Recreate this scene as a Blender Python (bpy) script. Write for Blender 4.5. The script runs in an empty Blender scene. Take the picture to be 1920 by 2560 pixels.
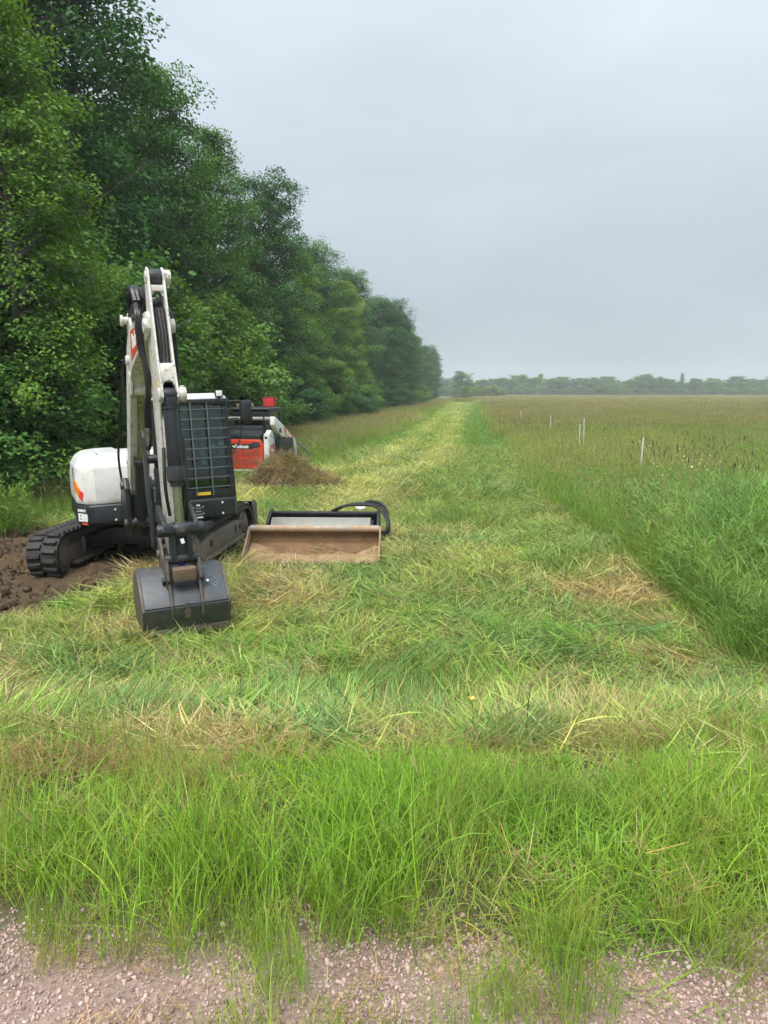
import bpy, bmesh, math, random
import numpy as np
from mathutils import Vector, Matrix, Euler

scene = bpy.context.scene
R = math.radians

# ------------------------------------------------------------------ camera
cam_d = bpy.data.cameras.new("camera")
cam = bpy.data.objects.new("camera", cam_d)
scene.collection.objects.link(cam)
cam.location = (0, 0, 1.6)
cam.rotation_euler = (R(90 - 8.9), 0, 0)
cam_d.sensor_fit = 'VERTICAL'
cam_d.sensor_height = 36.0
cam_d.lens = 27.05
cam_d.clip_start = 0.05
cam_d.clip_end = 3000
scene.camera = cam
scene.render.resolution_x = 768
scene.render.resolution_y = 1024

# ------------------------------------------------------------------ sky, sun, exposure
SUN_EL, SUN_AZ = 58.0, 200.0      # azimuth clockwise from +Y (the sun stands high, behind the camera)
world = bpy.data.worlds.new("World")
scene.world = world
world.use_nodes = True
wn = world.node_tree
wn.nodes.clear()
def wnode(t, **k):
    n = wn.nodes.new(t)
    for a, b in k.items():
        setattr(n, a, b)
    return n
w_out = wnode('ShaderNodeOutputWorld')
w_bg = wnode('ShaderNodeBackground')
w_sky = wnode('ShaderNodeTexSky', sky_type='NISHITA')
w_sky.sun_disc = False
w_sky.sun_elevation = R(SUN_EL)
w_sky.sun_rotation = R(SUN_AZ)
w_sky.air_density = 1.0
w_sky.dust_density = 6.0
w_sky.ozone_density = 1.0
w_scale = wnode('ShaderNodeVectorMath', operation='SCALE')
w_scale.inputs['Scale'].default_value = 0.05
wn.links.new(w_sky.outputs[0], w_scale.inputs[0])
# closed stratus layer: brighter towards the zenith (CIE overcast), faint cloud structure
w_tc = wnode('ShaderNodeTexCoord')
w_sep = wnode('ShaderNodeSeparateXYZ')
wn.links.new(w_tc.outputs['Generated'], w_sep.inputs[0])
w_abs = wnode('ShaderNodeMath', operation='ABSOLUTE')
wn.links.new(w_sep.outputs['Z'], w_abs.inputs[0])
w_pow = wnode('ShaderNodeMath', operation='POWER')
w_pow.inputs[1].default_value = 1.5
wn.links.new(w_abs.outputs[0], w_pow.inputs[0])
w_grad = wnode('ShaderNodeMapRange')
w_grad.inputs['From Min'].default_value = 0.0
w_grad.inputs['From Max'].default_value = 1.0
w_grad.inputs['To Min'].default_value = 0.93
w_grad.inputs['To Max'].default_value = 2.70
wn.links.new(w_pow.outputs[0], w_grad.inputs['Value'])
w_map = wnode('ShaderNodeMapping')
w_map.inputs['Scale'].default_value = (1.6, 1.6, 4.5)
wn.links.new(w_tc.outputs['Generated'], w_map.inputs['Vector'])
w_noise = wnode('ShaderNodeTexNoise')
w_noise.inputs['Scale'].default_value = 1.7
w_noise.inputs['Detail'].default_value = 5.0
w_noise.inputs['Roughness'].default_value = 0.5
wn.links.new(w_map.outputs[0], w_noise.inputs['Vector'])
w_nr = wnode('ShaderNodeMapRange')
w_nr.inputs['From Min'].default_value = 0.3
w_nr.inputs['From Max'].default_value = 0.7
w_nr.inputs['To Min'].default_value = 0.92
w_nr.inputs['To Max'].default_value = 1.08
wn.links.new(w_noise.outputs[0], w_nr.inputs['Value'])
w_mul = wnode('ShaderNodeMath', operation='MULTIPLY')
wn.links.new(w_grad.outputs[0], w_mul.inputs[0])
wn.links.new(w_nr.outputs[0], w_mul.inputs[1])
w_cl = wnode('ShaderNodeVectorMath', operation='SCALE')
w_cl.inputs[0].default_value = (0.206, 0.234, 0.259)
wn.links.new(w_mul.outputs[0], w_cl.inputs['Scale'])
w_mix = wnode('ShaderNodeMix', data_type='RGBA')
w_mix.inputs[0].default_value = 0.90
wn.links.new(w_scale.outputs[0], w_mix.inputs[6])
wn.links.new(w_cl.outputs[0], w_mix.inputs[7])
wn.links.new(w_mix.outputs[2], w_bg.inputs['Color'])
w_bg.inputs['Strength'].default_value = 1.0
wn.links.new(w_bg.outputs[0], w_out.inputs['Surface'])

sun_d = bpy.data.lights.new("sun", 'SUN')
sun_d.energy = 1.5
sun_d.angle = R(25)
sun_d.color = (1.0, 0.965, 0.90)
sun = bpy.data.objects.new("sun", sun_d)
scene.collection.objects.link(sun)
_az, _el = R(SUN_AZ), R(SUN_EL)
_to = Vector((math.sin(_az) * math.cos(_el), math.cos(_az) * math.cos(_el), math.sin(_el)))
sun.rotation_euler = (-_to).to_track_quat('-Z', 'Y').to_euler()

scene.view_settings.view_transform = 'Standard'
scene.view_settings.look = 'None'
scene.view_settings.exposure = 1.5
scene.view_settings.gamma = 1.0
scene.view_settings.use_curve_mapping = False
scene.render.engine = 'CYCLES'
cy = scene.cycles
cy.use_denoising = True
cy.max_bounces = 8
cy.diffuse_bounces = 3
cy.glossy_bounces = 3
cy.transmission_bounces = 6
cy.transparent_max_bounces = 8
cy.volume_bounces = 1
cy.use_adaptive_sampling = True
cy.adaptive_threshold = 0.03
cy.adaptive_min_samples = 16
cy.caustics_reflective = False
cy.caustics_refractive = False

# ------------------------------------------------------------------ helpers
def smooth(t):
    t = np.clip(t, 0, 1)
    return t * t * (3 - 2 * t)

def vnoise(x, y, seed=0):
    x = np.asarray(x, float); y = np.asarray(y, float)
    xi = np.floor(x); yi = np.floor(y)
    fx = smooth(x - xi); fy = smooth(y - yi)
    def h(a, b):
        s = np.sin(a * 127.1 + b * 311.7 + seed * 74.7) * 43758.5453
        return s - np.floor(s)
    return (h(xi, yi) * (1 - fx) + h(xi + 1, yi) * fx) * (1 - fy) + (h(xi, yi + 1) * (1 - fx) + h(xi + 1, yi + 1) * fx) * fy

def fbm(x, y, seed=0, o=3):
    a = 0.0; w = 0.5; t = 0.0
    for k in range(o):
        a = a + w * vnoise(np.asarray(x) * 2 ** k, np.asarray(y) * 2 ** k, seed + k * 13)
        t += w; w *= 0.5
    return a / t

def ground_z(x, y):
    x = np.asarray(x, float); y = np.asarray(y, float)
    z = -1.0 * smooth((y - 2.3) / 4.2)
    amp = smooth((y - 3.0) / 2.0)
    z = z + amp * (0.10 * (fbm(x * 0.55, y * 0.55, 3, 3) - 0.5) + 0.05 * (fbm(x * 2.1, y * 2.1, 9, 2) - 0.5))
    z = z + 0.012 * (fbm(x * 3, y * 3, 5, 2) - 0.5)
    return z

def x_right(y):     # edge of the tall grass on the right
    return np.interp(y, [0, 5.0, 6.65, 9, 12.3, 20.5, 27, 145, 420], [5.2, 4.3, 3.5, 3.65, 3.95, 3.9, 4.9, 18.2, 49])

def x_left(y):      # edge of the tall grass on the left
    return np.interp(y, [0, 13.2, 14.2, 16, 21, 24, 25.5, 145, 420], [-40, -40, -7.2, -6.4, -5.8, -3.6, -2.15, 11.3, 42])

def y_gravel(x):
    return 1.90 + 0.14 * (fbm(np.asarray(x) * 1.3, 0.5, 21, 3) - 0.5) * 2 - 0.06 * np.asarray(x)

def y_band(x):      # far edge of the uncut foreground grass
    x = np.asarray(x, float)
    return np.interp(x, [-4, -2, -0.7, 0.3, 1.5, 3, 4.5], [2.75, 2.8, 3.05, 3.5, 3.9, 4.15, 4.2]) + 2.2 * (fbm(x * 1.1, 3.1, 31, 3) - 0.5)

def soil_mask(x, y):
    x = np.asarray(x, float); y = np.asarray(y, float)
    n = 0.8 * (fbm(x * 1.4, y * 1.4, 41, 3) - 0.5)
    lim = np.interp(y, [7.6, 8.2, 9.0, 10.3, 11.3, 12.6, 14.0, 14.8], [-5.0, -3.95, -3.6, -3.45, -3.3, -3.6, -5.4, -7.5])
    a = smooth((lim - x + n) / 0.5) * smooth((y - 7.7 + n * .6) / 0.4) * smooth((14.6 - y + n) / 0.5)
    b = np.exp(-(((x + 3.45 + .35 * (y - 8.9)) / 0.16) ** 2 + ((y - 8.55) / 0.28) ** 2) ** 2)
    return np.clip(np.maximum(a, b), 0, 1)

def nodes_of(m):
    m.use_nodes = True
    nt = m.node_tree
    nt.nodes.clear()
    out = nt.nodes.new('ShaderNodeOutputMaterial')
    return nt, out

MATS = {}
def paint(name, rgb, rough=0.5, metal=0.0, dirt=None, dirt_amt=0.0, scale=4.0, var=0.12, bump=0.0, bscale=40.0, spec=0.5, coat=0.0, speck=0.0):
    m = bpy.data.materials.new(name)
    nt, out = nodes_of(m)
    L = nt.links.new
    b = nt.nodes.new('ShaderNodeBsdfPrincipled')
    tc = nt.nodes.new('ShaderNodeTexCoord')
    n1 = nt.nodes.new('ShaderNodeTexNoise')
    n1.inputs['Scale'].default_value = scale
    n1.inputs['Detail'].default_value = 6
    n1.inputs['Roughness'].default_value = 0.62
    L(tc.outputs['Object'], n1.inputs['Vector'])
    mr = nt.nodes.new('ShaderNodeMapRange')
    mr.inputs['From Min'].default_value = 0.3
    mr.inputs['From Max'].default_value = 0.7
    mr.inputs['To Min'].default_value = 1 - var
    mr.inputs['To Max'].default_value = 1 + var
    L(n1.outputs[0], mr.inputs['Value'])
    sc = nt.nodes.new('ShaderNodeVectorMath'); sc.operation = 'SCALE'
    sc.inputs[0].default_value = rgb
    L(mr.outputs[0], sc.inputs['Scale'])
    col = sc.outputs[0]
    if dirt is not None:
        n2 = nt.nodes.new('ShaderNodeTexNoise')
        n2.inputs['Scale'].default_value = scale * 1.7
        n2.inputs['Detail'].default_value = 8
        n2.inputs['Roughness'].default_value = 0.7
        L(tc.outputs['Object'], n2.inputs['Vector'])
        r2 = nt.nodes.new('ShaderNodeMapRange')
        r2.inputs['From Min'].default_value = 0.62 - 0.35 * dirt_amt
        r2.inputs['From Max'].default_value = 0.78 - 0.25 * dirt_amt
        r2.inputs['To Max'].default_value = min(1.0, 0.5 + dirt_amt * 0.5)
        L(n2.outputs[0], r2.inputs['Value'])
        mx = nt.nodes.new('ShaderNodeMix'); mx.data_type = 'RGBA'
        L(r2.outputs[0], mx.inputs[0]); L(col, mx.inputs[6])
        mx.inputs[7].default_value = (*dirt, 1)
        col = mx.outputs[2]
        mrr = nt.nodes.new('ShaderNodeMapRange')
        mrr.inputs['To Min'].default_value = rough
        mrr.inputs['To Max'].default_value = min(1, rough + 0.4)
        L(r2.outputs[0], mrr.inputs['Value'])
        L(mrr.outputs[0], b.inputs['Roughness'])
    else:
        b.inputs['Roughness'].default_value = rough
    if speck > 0:       # chips and grease specks
        n3 = nt.nodes.new('ShaderNodeTexNoise')
        n3.inputs['Scale'].default_value = 26; n3.inputs['Detail'].default_value = 4
        L(tc.outputs['Object'], n3.inputs['Vector'])
        r3 = nt.nodes.new('ShaderNodeMapRange')
        r3.inputs['From Min'].default_value = 0.74 - speck * 0.1
        r3.inputs['From Max'].default_value = 0.78 - speck * 0.1
        r3.inputs['To Max'].default_value = 0.85
        L(n3.outputs[0], r3.inputs['Value'])
        mx3 = nt.nodes.new('ShaderNodeMix'); mx3.data_type = 'RGBA'
        L(r3.outputs[0], mx3.inputs[0]); L(col, mx3.inputs[6])
        mx3.inputs[7].default_value = (0.07, 0.055, 0.045, 1)
        col = mx3.outputs[2]
    L(col, b.inputs['Base Color'])
    b.inputs['Metallic'].default_value = metal
    b.inputs['Specular IOR Level'].default_value = spec
    b.inputs['Coat Weight'].default_value = coat
    if bump > 0:
        n4 = nt.nodes.new('ShaderNodeTexNoise')
        n4.inputs['Scale'].default_value = bscale; n4.inputs['Detail'].default_value = 5
        L(tc.outputs['Object'], n4.inputs['Vector'])
        bp = nt.nodes.new('ShaderNodeBump')
        bp.inputs['Strength'].default_value = bump
        bp.inputs['Distance'].default_value = 0.02
        L(n4.outputs[0], bp.inputs['Height'])
        L(bp.outputs[0], b.inputs['Normal'])
    L(b.outputs[0], out.inputs['Surface'])
    MATS[name] = m
    return m

def glass(name, tint, mixfac):
    m = bpy.data.materials.new(name)
    nt, out = nodes_of(m)
    tr = nt.nodes.new('ShaderNodeBsdfTransparent'); tr.inputs[0].default_value = (*tint, 1)
    gl = nt.nodes.new('ShaderNodeBsdfGlossy'); gl.inputs['Color'].default_value = (0.9, 0.95, 0.95, 1); gl.inputs['Roughness'].default_value = 0.04
    lw = nt.nodes.new('ShaderNodeFresnel'); lw.inputs[0].default_value = 1.5
    ad = nt.nodes.new('ShaderNodeMath'); ad.operation = 'ADD'; ad.inputs[1].default_value = mixfac
    nt.links.new(lw.outputs[0], ad.inputs[0])
    mx = nt.nodes.new('ShaderNodeMixShader')
    nt.links.new(ad.outputs[0], mx.inputs[0]); nt.links.new(tr.outputs[0], mx.inputs[1]); nt.links.new(gl.outputs[0], mx.inputs[2])
    nt.links.new(mx.outputs[0], out.inputs['Surface'])
    MATS[name] = m
    return m

def plant(name, source, transl=0.35, rough=0.5, jitter=0.18, spec=0.35):
    """leaf / blade shader: colour = tint * vc (vc alpha 0 means vc is the colour itself)"""
    m = bpy.data.materials.new(name)
    nt, out = nodes_of(m)
    L = nt.links.new
    vc = nt.nodes.new('ShaderNodeAttribute'); vc.attribute_type = 'GEOMETRY'; vc.attribute_name = 'vc'
    oi = nt.nodes.new('ShaderNodeObjectInfo')
    if source == 'INSTANCER':
        ti = nt.nodes.new('ShaderNodeAttribute'); ti.attribute_type = 'INSTANCER'; ti.attribute_name = 'tint'
        tint = ti.outputs['Color']
    else:
        tint = oi.outputs['Color']
    mul = nt.nodes.new('ShaderNodeMix'); mul.data_type = 'RGBA'; mul.blend_type = 'MULTIPLY'
    mul.inputs[0].default_value = 1.0
    L(tint, mul.inputs[6]); L(vc.outputs['Color'], mul.inputs[7])
    mx = nt.nodes.new('ShaderNodeMix'); mx.data_type = 'RGBA'
    L(vc.outputs['Alpha'], mx.inputs[0]); L(vc.outputs['Color'], mx.inputs[6]); L(mul.outputs[2], mx.inputs[7])
    mr = nt.nodes.new('ShaderNodeMapRange')
    mr.inputs['To Min'].default_value = 1 - jitter; mr.inputs['To Max'].default_value = 1 + jitter
    L(oi.outputs['Random'], mr.inputs['Value'])
    sc = nt.nodes.new('ShaderNodeVectorMath'); sc.operation = 'SCALE'
    L(mx.outputs[2], sc.inputs[0]); L(mr.outputs[0], sc.inputs['Scale'])
    b = nt.nodes.new('ShaderNodeBsdfPrincipled')
    b.inputs['Roughness'].default_value = rough
    b.inputs['Specular IOR Level'].default_value = spec
    L(sc.outputs[0], b.inputs['Base Color'])
    t = nt.nodes.new('ShaderNodeBsdfTranslucent')
    tcol = nt.nodes.new('ShaderNodeMix'); tcol.data_type = 'RGBA'; tcol.blend_type = 'MULTIPLY'
    tcol.inputs[0].default_value = 1.0
    L(sc.outputs[0], tcol.inputs[6]); tcol.inputs[7].default_value = (1.25, 1.2, 0.6, 1)
    L(tcol.outputs[2], t.inputs['Color'])
    ms = nt.nodes.new('ShaderNodeMixShader'); ms.inputs[0].default_value = transl
    L(b.outputs[0], ms.inputs[1]); L(t.outputs[0], ms.inputs[2])
    L(ms.outputs[0], out.inputs['Surface'])
    MATS[name] = m
    return m

def link(o, parent=None):
    scene.collection.objects.link(o)
    if parent is not None:
        o.parent = parent
    return o

def tag(o, label=None, cat=None, group=None, kind=None):
    if label: o['label'] = label
    if cat: o['category'] = cat
    if group: o['group'] = group
    if kind: o['kind'] = kind
    return o

def empty(name, loc=(0, 0, 0), rot=(0, 0, 0)):
    o = bpy.data.objects.new(name, None)
    o.empty_display_size = 0.2
    o.location = loc
    o.rotation_euler = rot
    return link(o)

def rmesh(name, v, f, mat=None, smooth_ang=None):
    me = bpy.data.meshes.new(name)
    me.from_pydata([tuple(p) for p in v], [], f)
    if mat is not None:
        me.materials.append(MATS[mat] if isinstance(mat, str) else mat)
    if smooth_ang is not None:
        me.shade_smooth()
        me.set_sharp_from_angle(angle=R(smooth_ang))
    return me

def fastmesh(name, V, F, mat, vc=None, flat=False):
    """V (n,3), F (m,k) numpy; vc (n,4) vertex colours"""
    me = bpy.data.meshes.new(name)
    n, m, k = len(V), len(F), F.shape[1]
    me.vertices.add(n); me.vertices.foreach_set('co', np.ascontiguousarray(V, np.float32).ravel())
    me.loops.add(m * k); me.loops.foreach_set('vertex_index', np.ascontiguousarray(F, np.int32).ravel())
    me.polygons.add(m)
    me.polygons.foreach_set('loop_start', np.arange(0, m * k, k, dtype=np.int32))
    me.update(calc_edges=True)
    if vc is not None:
        a = me.attributes.new('vc', 'FLOAT_COLOR', 'POINT')
        a.data.foreach_set('color', np.ascontiguousarray(vc, np.float32).ravel())
    if mat:
        me.materials.append(MATS[mat])
    if not flat:
        me.shade_smooth()
    return me

class MB:
    def __init__(s):
        s.v = []; s.f = []
    def add(s, vs, fs):
        o = len(s.v)
        s.v += [Vector(p) for p in vs]
        s.f += [tuple(i + o for i in f) for f in fs]
        return s
    def box(s, x0, x1, y0, y1, z0, z1, M=None):
        vs = [Vector((x, y, z)) for x in (x0, x1) for y in (y0, y1) for z in (z0, z1)]
        if M is not None: vs = [M @ p for p in vs]
        return s.add(vs, [(0, 1, 3, 2), (4, 6, 7, 5), (0, 4, 5, 1), (2, 3, 7, 6), (0, 2, 6, 4), (1, 5, 7, 3)])
    def obox(s, c, sx, sy, sz, rot=(0, 0, 0)):
        return s.box(-sx / 2, sx / 2, -sy / 2, sy / 2, -sz / 2, sz / 2, Matrix.Translation(Vector(c)) @ Euler(rot).to_matrix().to_4x4())
    def cyl(s, p0, p1, r, n=18, r1=None):
        p0 = Vector(p0); p1 = Vector(p1); r1 = r if r1 is None else r1
        d = (p1 - p0).normalized()
        a = d.orthogonal().normalized(); b = d.cross(a)
        vs = []
        for k in range(n):
            t = 2 * math.pi * k / n
            vs.append(p0 + (a * math.cos(t) + b * math.sin(t)) * r)
        for k in range(n):
            t = 2 * math.pi * k / n
            vs.append(p1 + (a * math.cos(t) + b * math.sin(t)) * r1)
        fs = [(k, (k + 1) % n, n + (k + 1) % n, n + k) for k in range(n)]
        fs += [tuple(range(n - 1, -1, -1)), tuple(range(n, 2 * n))]
        return s.add(vs, fs)
    def tube(s, pts, r, n=8, r1=None, samp=0):
        pts = [Vector(p) for p in pts]
        if samp: pts = spline(pts, samp)
        m = len(pts); r1 = r if r1 is None else r1
        vs = []; a = None
        for i, p in enumerate(pts):
            d = (pts[min(i + 1, m - 1)] - pts[max(i - 1, 0)]).normalized()
            if a is None: a = d.orthogonal().normalized()
            else: a = (a - d * a.dot(d)).normalized()
            b = d.cross(a); rr = r + (r1 - r) * i / (m - 1)
            for k in range(n):
                t = 2 * math.pi * k / n
                vs.append(p + (a * math.cos(t) + b * math.sin(t)) * rr)
        fs = []
        for i in range(m - 1):
            for k in range(n):
                fs.append((i * n + k, i * n + (k + 1) % n, (i + 1) * n + (k + 1) % n, (i + 1) * n + k))
        fs += [tuple(range(n - 1, -1, -1)), tuple(range((m - 1) * n, m * n))]
        return s.add(vs, fs)
    def prism(s, poly, d0, d1, plane='xz'):
        """poly in (x,z) extruded along y, or (x,y) along z, or (y,z) along x"""
        def P(a, b, c):
            return {'xz': (a, c, b), 'xy': (a, b, c), 'yz': (c, a, b)}[plane]
        n = len(poly)
        vs = [P(a, b, d0) for a, b in poly] + [P(a, b, d1) for a, b in poly]
        fs = [(k, (k + 1) % n, n + (k + 1) % n, n + k) for k in range(n)]
        fs += [tuple(range(n - 1, -1, -1)), tuple(range(n, 2 * n))]
        return s.add(vs, fs)
    def loft(s, rings):
        n = len(rings[0]); vs = [p for r_ in rings for p in r_]; fs = []
        for i in range(len(rings) - 1):
            for k in range(n):
                fs.append((i * n + k, i * n + (k + 1) % n, (i + 1) * n + (k + 1) % n, (i + 1) * n + k))
        fs += [tuple(range(n - 1, -1, -1)), tuple(range((len(rings) - 1) * n, len(rings) * n))]
        return s.add(vs, fs)
    def mesh(s, name, mat, M=None, bevel=0.0, ang=38, seg=2):
        vs = s.v if M is None else [M @ p for p in s.v]
        me = bpy.data.meshes.new(name)
        me.from_pydata([tuple(p) for p in vs], [], s.f)
        bm = bmesh.new(); bm.from_mesh(me)
        bmesh.ops.recalc_face_normals(bm, faces=bm.faces)
        if bevel > 0:
            es = [e for e in bm.edges if len(e.link_faces) == 2 and e.calc_face_angle(0) > R(28)]
            if es:
                bmesh.ops.bevel(bm, geom=es, offset=bevel, offset_type='OFFSET', segments=seg, profile=0.6, affect='EDGES', clamp_overlap=True)
        bm.to_mesh(me); bm.free()
        me.materials.append(MATS[mat])
        me.shade_smooth(); me.set_sharp_from_angle(angle=R(ang))
        return me
    def build(s, name, mat, parent=None, M=None, bevel=0.0, ang=38, seg=2):
        o = bpy.data.objects.new(name, s.mesh(name, mat, M, bevel, ang, seg))
        return link(o, parent)

def split_build(mb, name, mat, parent, M=None, bevel=0.0):
    """one object for each separate piece of a builder"""
    par = list(range(len(mb.v)))
    def find(i):
        while par[i] != i:
            par[i] = par[par[i]]; i = par[i]
        return i
    for f in mb.f:
        for i in f[1:]: par[find(i)] = find(f[0])
    groups = {}
    for f in mb.f: groups.setdefault(find(f[0]), []).append(f)
    for fs in groups.values():
        ids = sorted({i for f in fs for i in f}); mp = {i: k for k, i in enumerate(ids)}
        MB().add([mb.v[i] for i in ids], [tuple(mp[i] for i in f) for f in fs]).build(name, mat, parent, M, bevel)

def spline(pts, k):
    out = []
    n = len(pts)
    for i in range(n - 1):
        p0, p1, p2, p3 = pts[max(i - 1, 0)], pts[i], pts[i + 1], pts[min(i + 2, n - 1)]
        for j in range(k):
            t = j / k
            out.append(0.5 * ((2 * p1) + (p2 - p0) * t + (2 * p0 - 5 * p1 + 4 * p2 - p3) * t * t + (3 * p1 - p0 - 3 * p2 + p3) * t ** 3))
    out.append(pts[-1])
    return out

def lettering(name, s, size, mat, parent, M, depth=0.002, bold=0.0, shear=0.0):
    """M places text whose x axis is the reading direction and z axis the outward normal, centred"""
    c = bpy.data.curves.new(name, 'FONT')
    c.body = s; c.size = size; c.extrude = depth; c.offset = bold; c.shear = shear
    c.align_x = 'CENTER'; c.align_y = 'CENTER'; c.resolution_u = 3
    t = bpy.data.objects.new(name, c)
    scene.collection.objects.link(t)
    bpy.context.view_layer.update()
    me = bpy.data.meshes.new_from_object(t.evaluated_get(bpy.context.evaluated_depsgraph_get()))
    bpy.data.objects.remove(t)
    bpy.data.curves.remove(c)
    me.transform(M)
    me.materials.clear(); me.materials.append(MATS[mat])
    return link(bpy.data.objects.new(name, me), parent)

def frame(o, x, y):
    """matrix with origin o, x axis x, y axis y, z = x cross y"""
    x = Vector(x).normalized(); y = Vector(y).normalized(); z = x.cross(y).normalized(); y = z.cross(x)
    M = Matrix.Identity(4)
    for i in range(3):
        M[i][0] = x[i]; M[i][1] = y[i]; M[i][2] = z[i]; M[i][3] = o[i]
    return M

# ------------------------------------------------------------------ materials
paint('white_paint', (0.68, 0.68, 0.66), 0.34, dirt=(0.46, 0.42, 0.35), dirt_amt=0.36, scale=3.0, var=0.05, coat=0.1, speck=0.35)
paint('boom_white', (0.62, 0.61, 0.56), 0.42, dirt=(0.34, 0.30, 0.23), dirt_amt=0.46, scale=5.0, var=0.10, speck=1.1)
paint('dark_paint', (0.013, 0.016, 0.020), 0.40, dirt=(0.05, 0.047, 0.04), dirt_amt=0.22, scale=4.0)
paint('guard_grey', (0.10, 0.115, 0.13), 0.5, var=0.1)
paint('charcoal_paint', (0.022, 0.026, 0.030), 0.45, dirt=(0.07, 0.062, 0.05), dirt_amt=0.25, scale=5.0)
paint('frame_paint', (0.010, 0.011, 0.013), 0.5, dirt=(0.05, 0.042, 0.034), dirt_amt=0.2, scale=5.0)
paint('bucket_steel', (0.068, 0.077, 0.090), 0.44, metal=0.25, dirt=(0.15, 0.125, 0.095), dirt_amt=0.42, scale=3.4, var=0.18, bump=0.06)
paint('worn_steel', (0.12, 0.11, 0.10), 0.5, metal=0.4, dirt=(0.11, 0.075, 0.05), dirt_amt=0.6, scale=7.0, var=0.2, bump=0.1)
paint('rusty_block', (0.15, 0.095, 0.065), 0.7, metal=0.1, dirt=(0.19, 0.15, 0.11), dirt_amt=0.5, scale=12.0, var=0.25, bump=0.15)
paint('rod_chrome', (0.30, 0.32, 0.22), 0.22, metal=0.85, dirt=(0.22, 0.22, 0.12), dirt_amt=0.3, scale=6.0)
paint('rubber', (0.015, 0.015, 0.016), 0.62, dirt=(0.085, 0.064, 0.048), dirt_amt=0.38, scale=6.0, var=0.3, bump=0.25, bscale=30)
paint('hose_black', (0.008, 0.008, 0.009), 0.42, var=0.2)
paint('plastic_black', (0.012, 0.013, 0.014), 0.5, var=0.15)
paint('track_frame_mud', (0.15, 0.122, 0.096), 0.75, dirt=(0.20, 0.155, 0.115), dirt_amt=0.5, scale=6.0, var=0.25, bump=0.3)
paint('wheel_mud', (0.15, 0.115, 0.088), 0.7, dirt=(0.10, 0.08, 0.065), dirt_amt=0.4, scale=7.0, var=0.2, bump=0.2)
paint('panel_grey', (0.42, 0.43, 0.45), 0.45, var=0.05)
paint('lamp_orange', (0.72, 0.20, 0.02), 0.25, var=0.05)
paint('lamp_red', (0.70, 0.05, 0.02), 0.25, var=0.05)
paint('loader_red', (0.62, 0.05, 0.022), 0.38, dirt=(0.30, 0.09, 0.05), dirt_amt=0.25, scale=4.0, var=0.06, coat=0.2)
paint('loader_mesh', (0.40, 0.075, 0.04), 0.65, dirt=(0.25, 0.12, 0.08), dirt_amt=0.5, scale=9.0, var=0.2)
paint('decal_red', (0.62, 0.07, 0.025), 0.4, dirt=(0.5, 0.2, 0.12), dirt_amt=0.1, var=0.05)
paint('decal_white', (0.80, 0.80, 0.78), 0.5, var=0.04)
paint('decal_yellow', (0.80, 0.52, 0.04), 0.5, var=0.1)
paint('decal_grey', (0.30, 0.32, 0.34), 0.5, var=0.1)
paint('lamp_lens', (0.75, 0.76, 0.74), 0.12, var=0.05)
paint('seat_fabric', (0.035, 0.037, 0.04), 0.85, var=0.2)
paint('bucket_mud', (0.30, 0.20, 0.125), 0.85, dirt=(0.19, 0.12, 0.072), dirt_amt=0.45, scale=4.5, var=0.25, bump=0.35, bscale=24)
paint('bucket_inside', (0.185, 0.108, 0.058), 0.9, dirt=(0.27, 0.17, 0.09), dirt_amt=0.35, scale=3.5, var=0.25, bump=0.4, bscale=18)
paint('bucket_tube', (0.36, 0.33, 0.29), 0.6, metal=0.2, dirt=(0.42, 0.24, 0.12), dirt_amt=0.65, scale=3.0, var=0.2, bump=0.2)
paint('dry_soil', (0.33, 0.215, 0.12), 0.95, dirt=(0.17, 0.105, 0.06), dirt_amt=0.4, scale=8, var=0.3, bump=0.6, bscale=30)
paint('drum_steel', (0.23, 0.23, 0.205), 0.5, metal=0.1, dirt=(0.25, 0.21, 0.16), dirt_amt=0.4, scale=3.5, var=0.12)
paint('wet_soil', (0.086, 0.057, 0.034), 0.92, dirt=(0.16, 0.115, 0.07), dirt_amt=0.4, scale=3.2, var=0.4, bump=0.9, bscale=14, spec=0.25)
paint('crate_red', (0.60, 0.045, 0.05), 0.5, var=0.1)
paint('crate_cap', (0.20, 0.05, 0.05), 0.6, var=0.15)
paint('wood_block', (0.22, 0.155, 0.105), 0.85, var=0.35, scale=9, bump=0.3)
paint('stake_white', (0.55, 0.55, 0.52), 0.6, dirt=(0.45, 0.43, 0.38), dirt_amt=0.3, var=0.06, scale=12)
paint('tube_grey', (0.24, 0.235, 0.21), 0.55, metal=0.2, dirt=(0.30, 0.27, 0.22), dirt_amt=0.4, scale=6, var=0.15)
paint('cutter_green', (0.050, 0.060, 0.052), 0.55, dirt=(0.16, 0.14, 0.09), dirt_amt=0.35, scale=6)
paint('bark', (0.13, 0.115, 0.10), 0.9, var=0.35, scale=6, bump=0.7, bscale=18)
paint('cap_blue', (0.01, 0.05, 0.30), 0.4, var=0.1)
glass('cab_glass', (0.60, 0.76, 0.70), 0.015)
glass('loader_glass', (0.28, 0.40, 0.38), 0.06)
plant('grass_blade', 'INSTANCER', 0.38, 0.5, 0.18, 0.14)
plant('tree_leaf', 'OBJECT', 0.32, 0.5, 0.0, 0.2)
plant('weed_leaf', 'OBJECT', 0.35, 0.5, 0.0)

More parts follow.
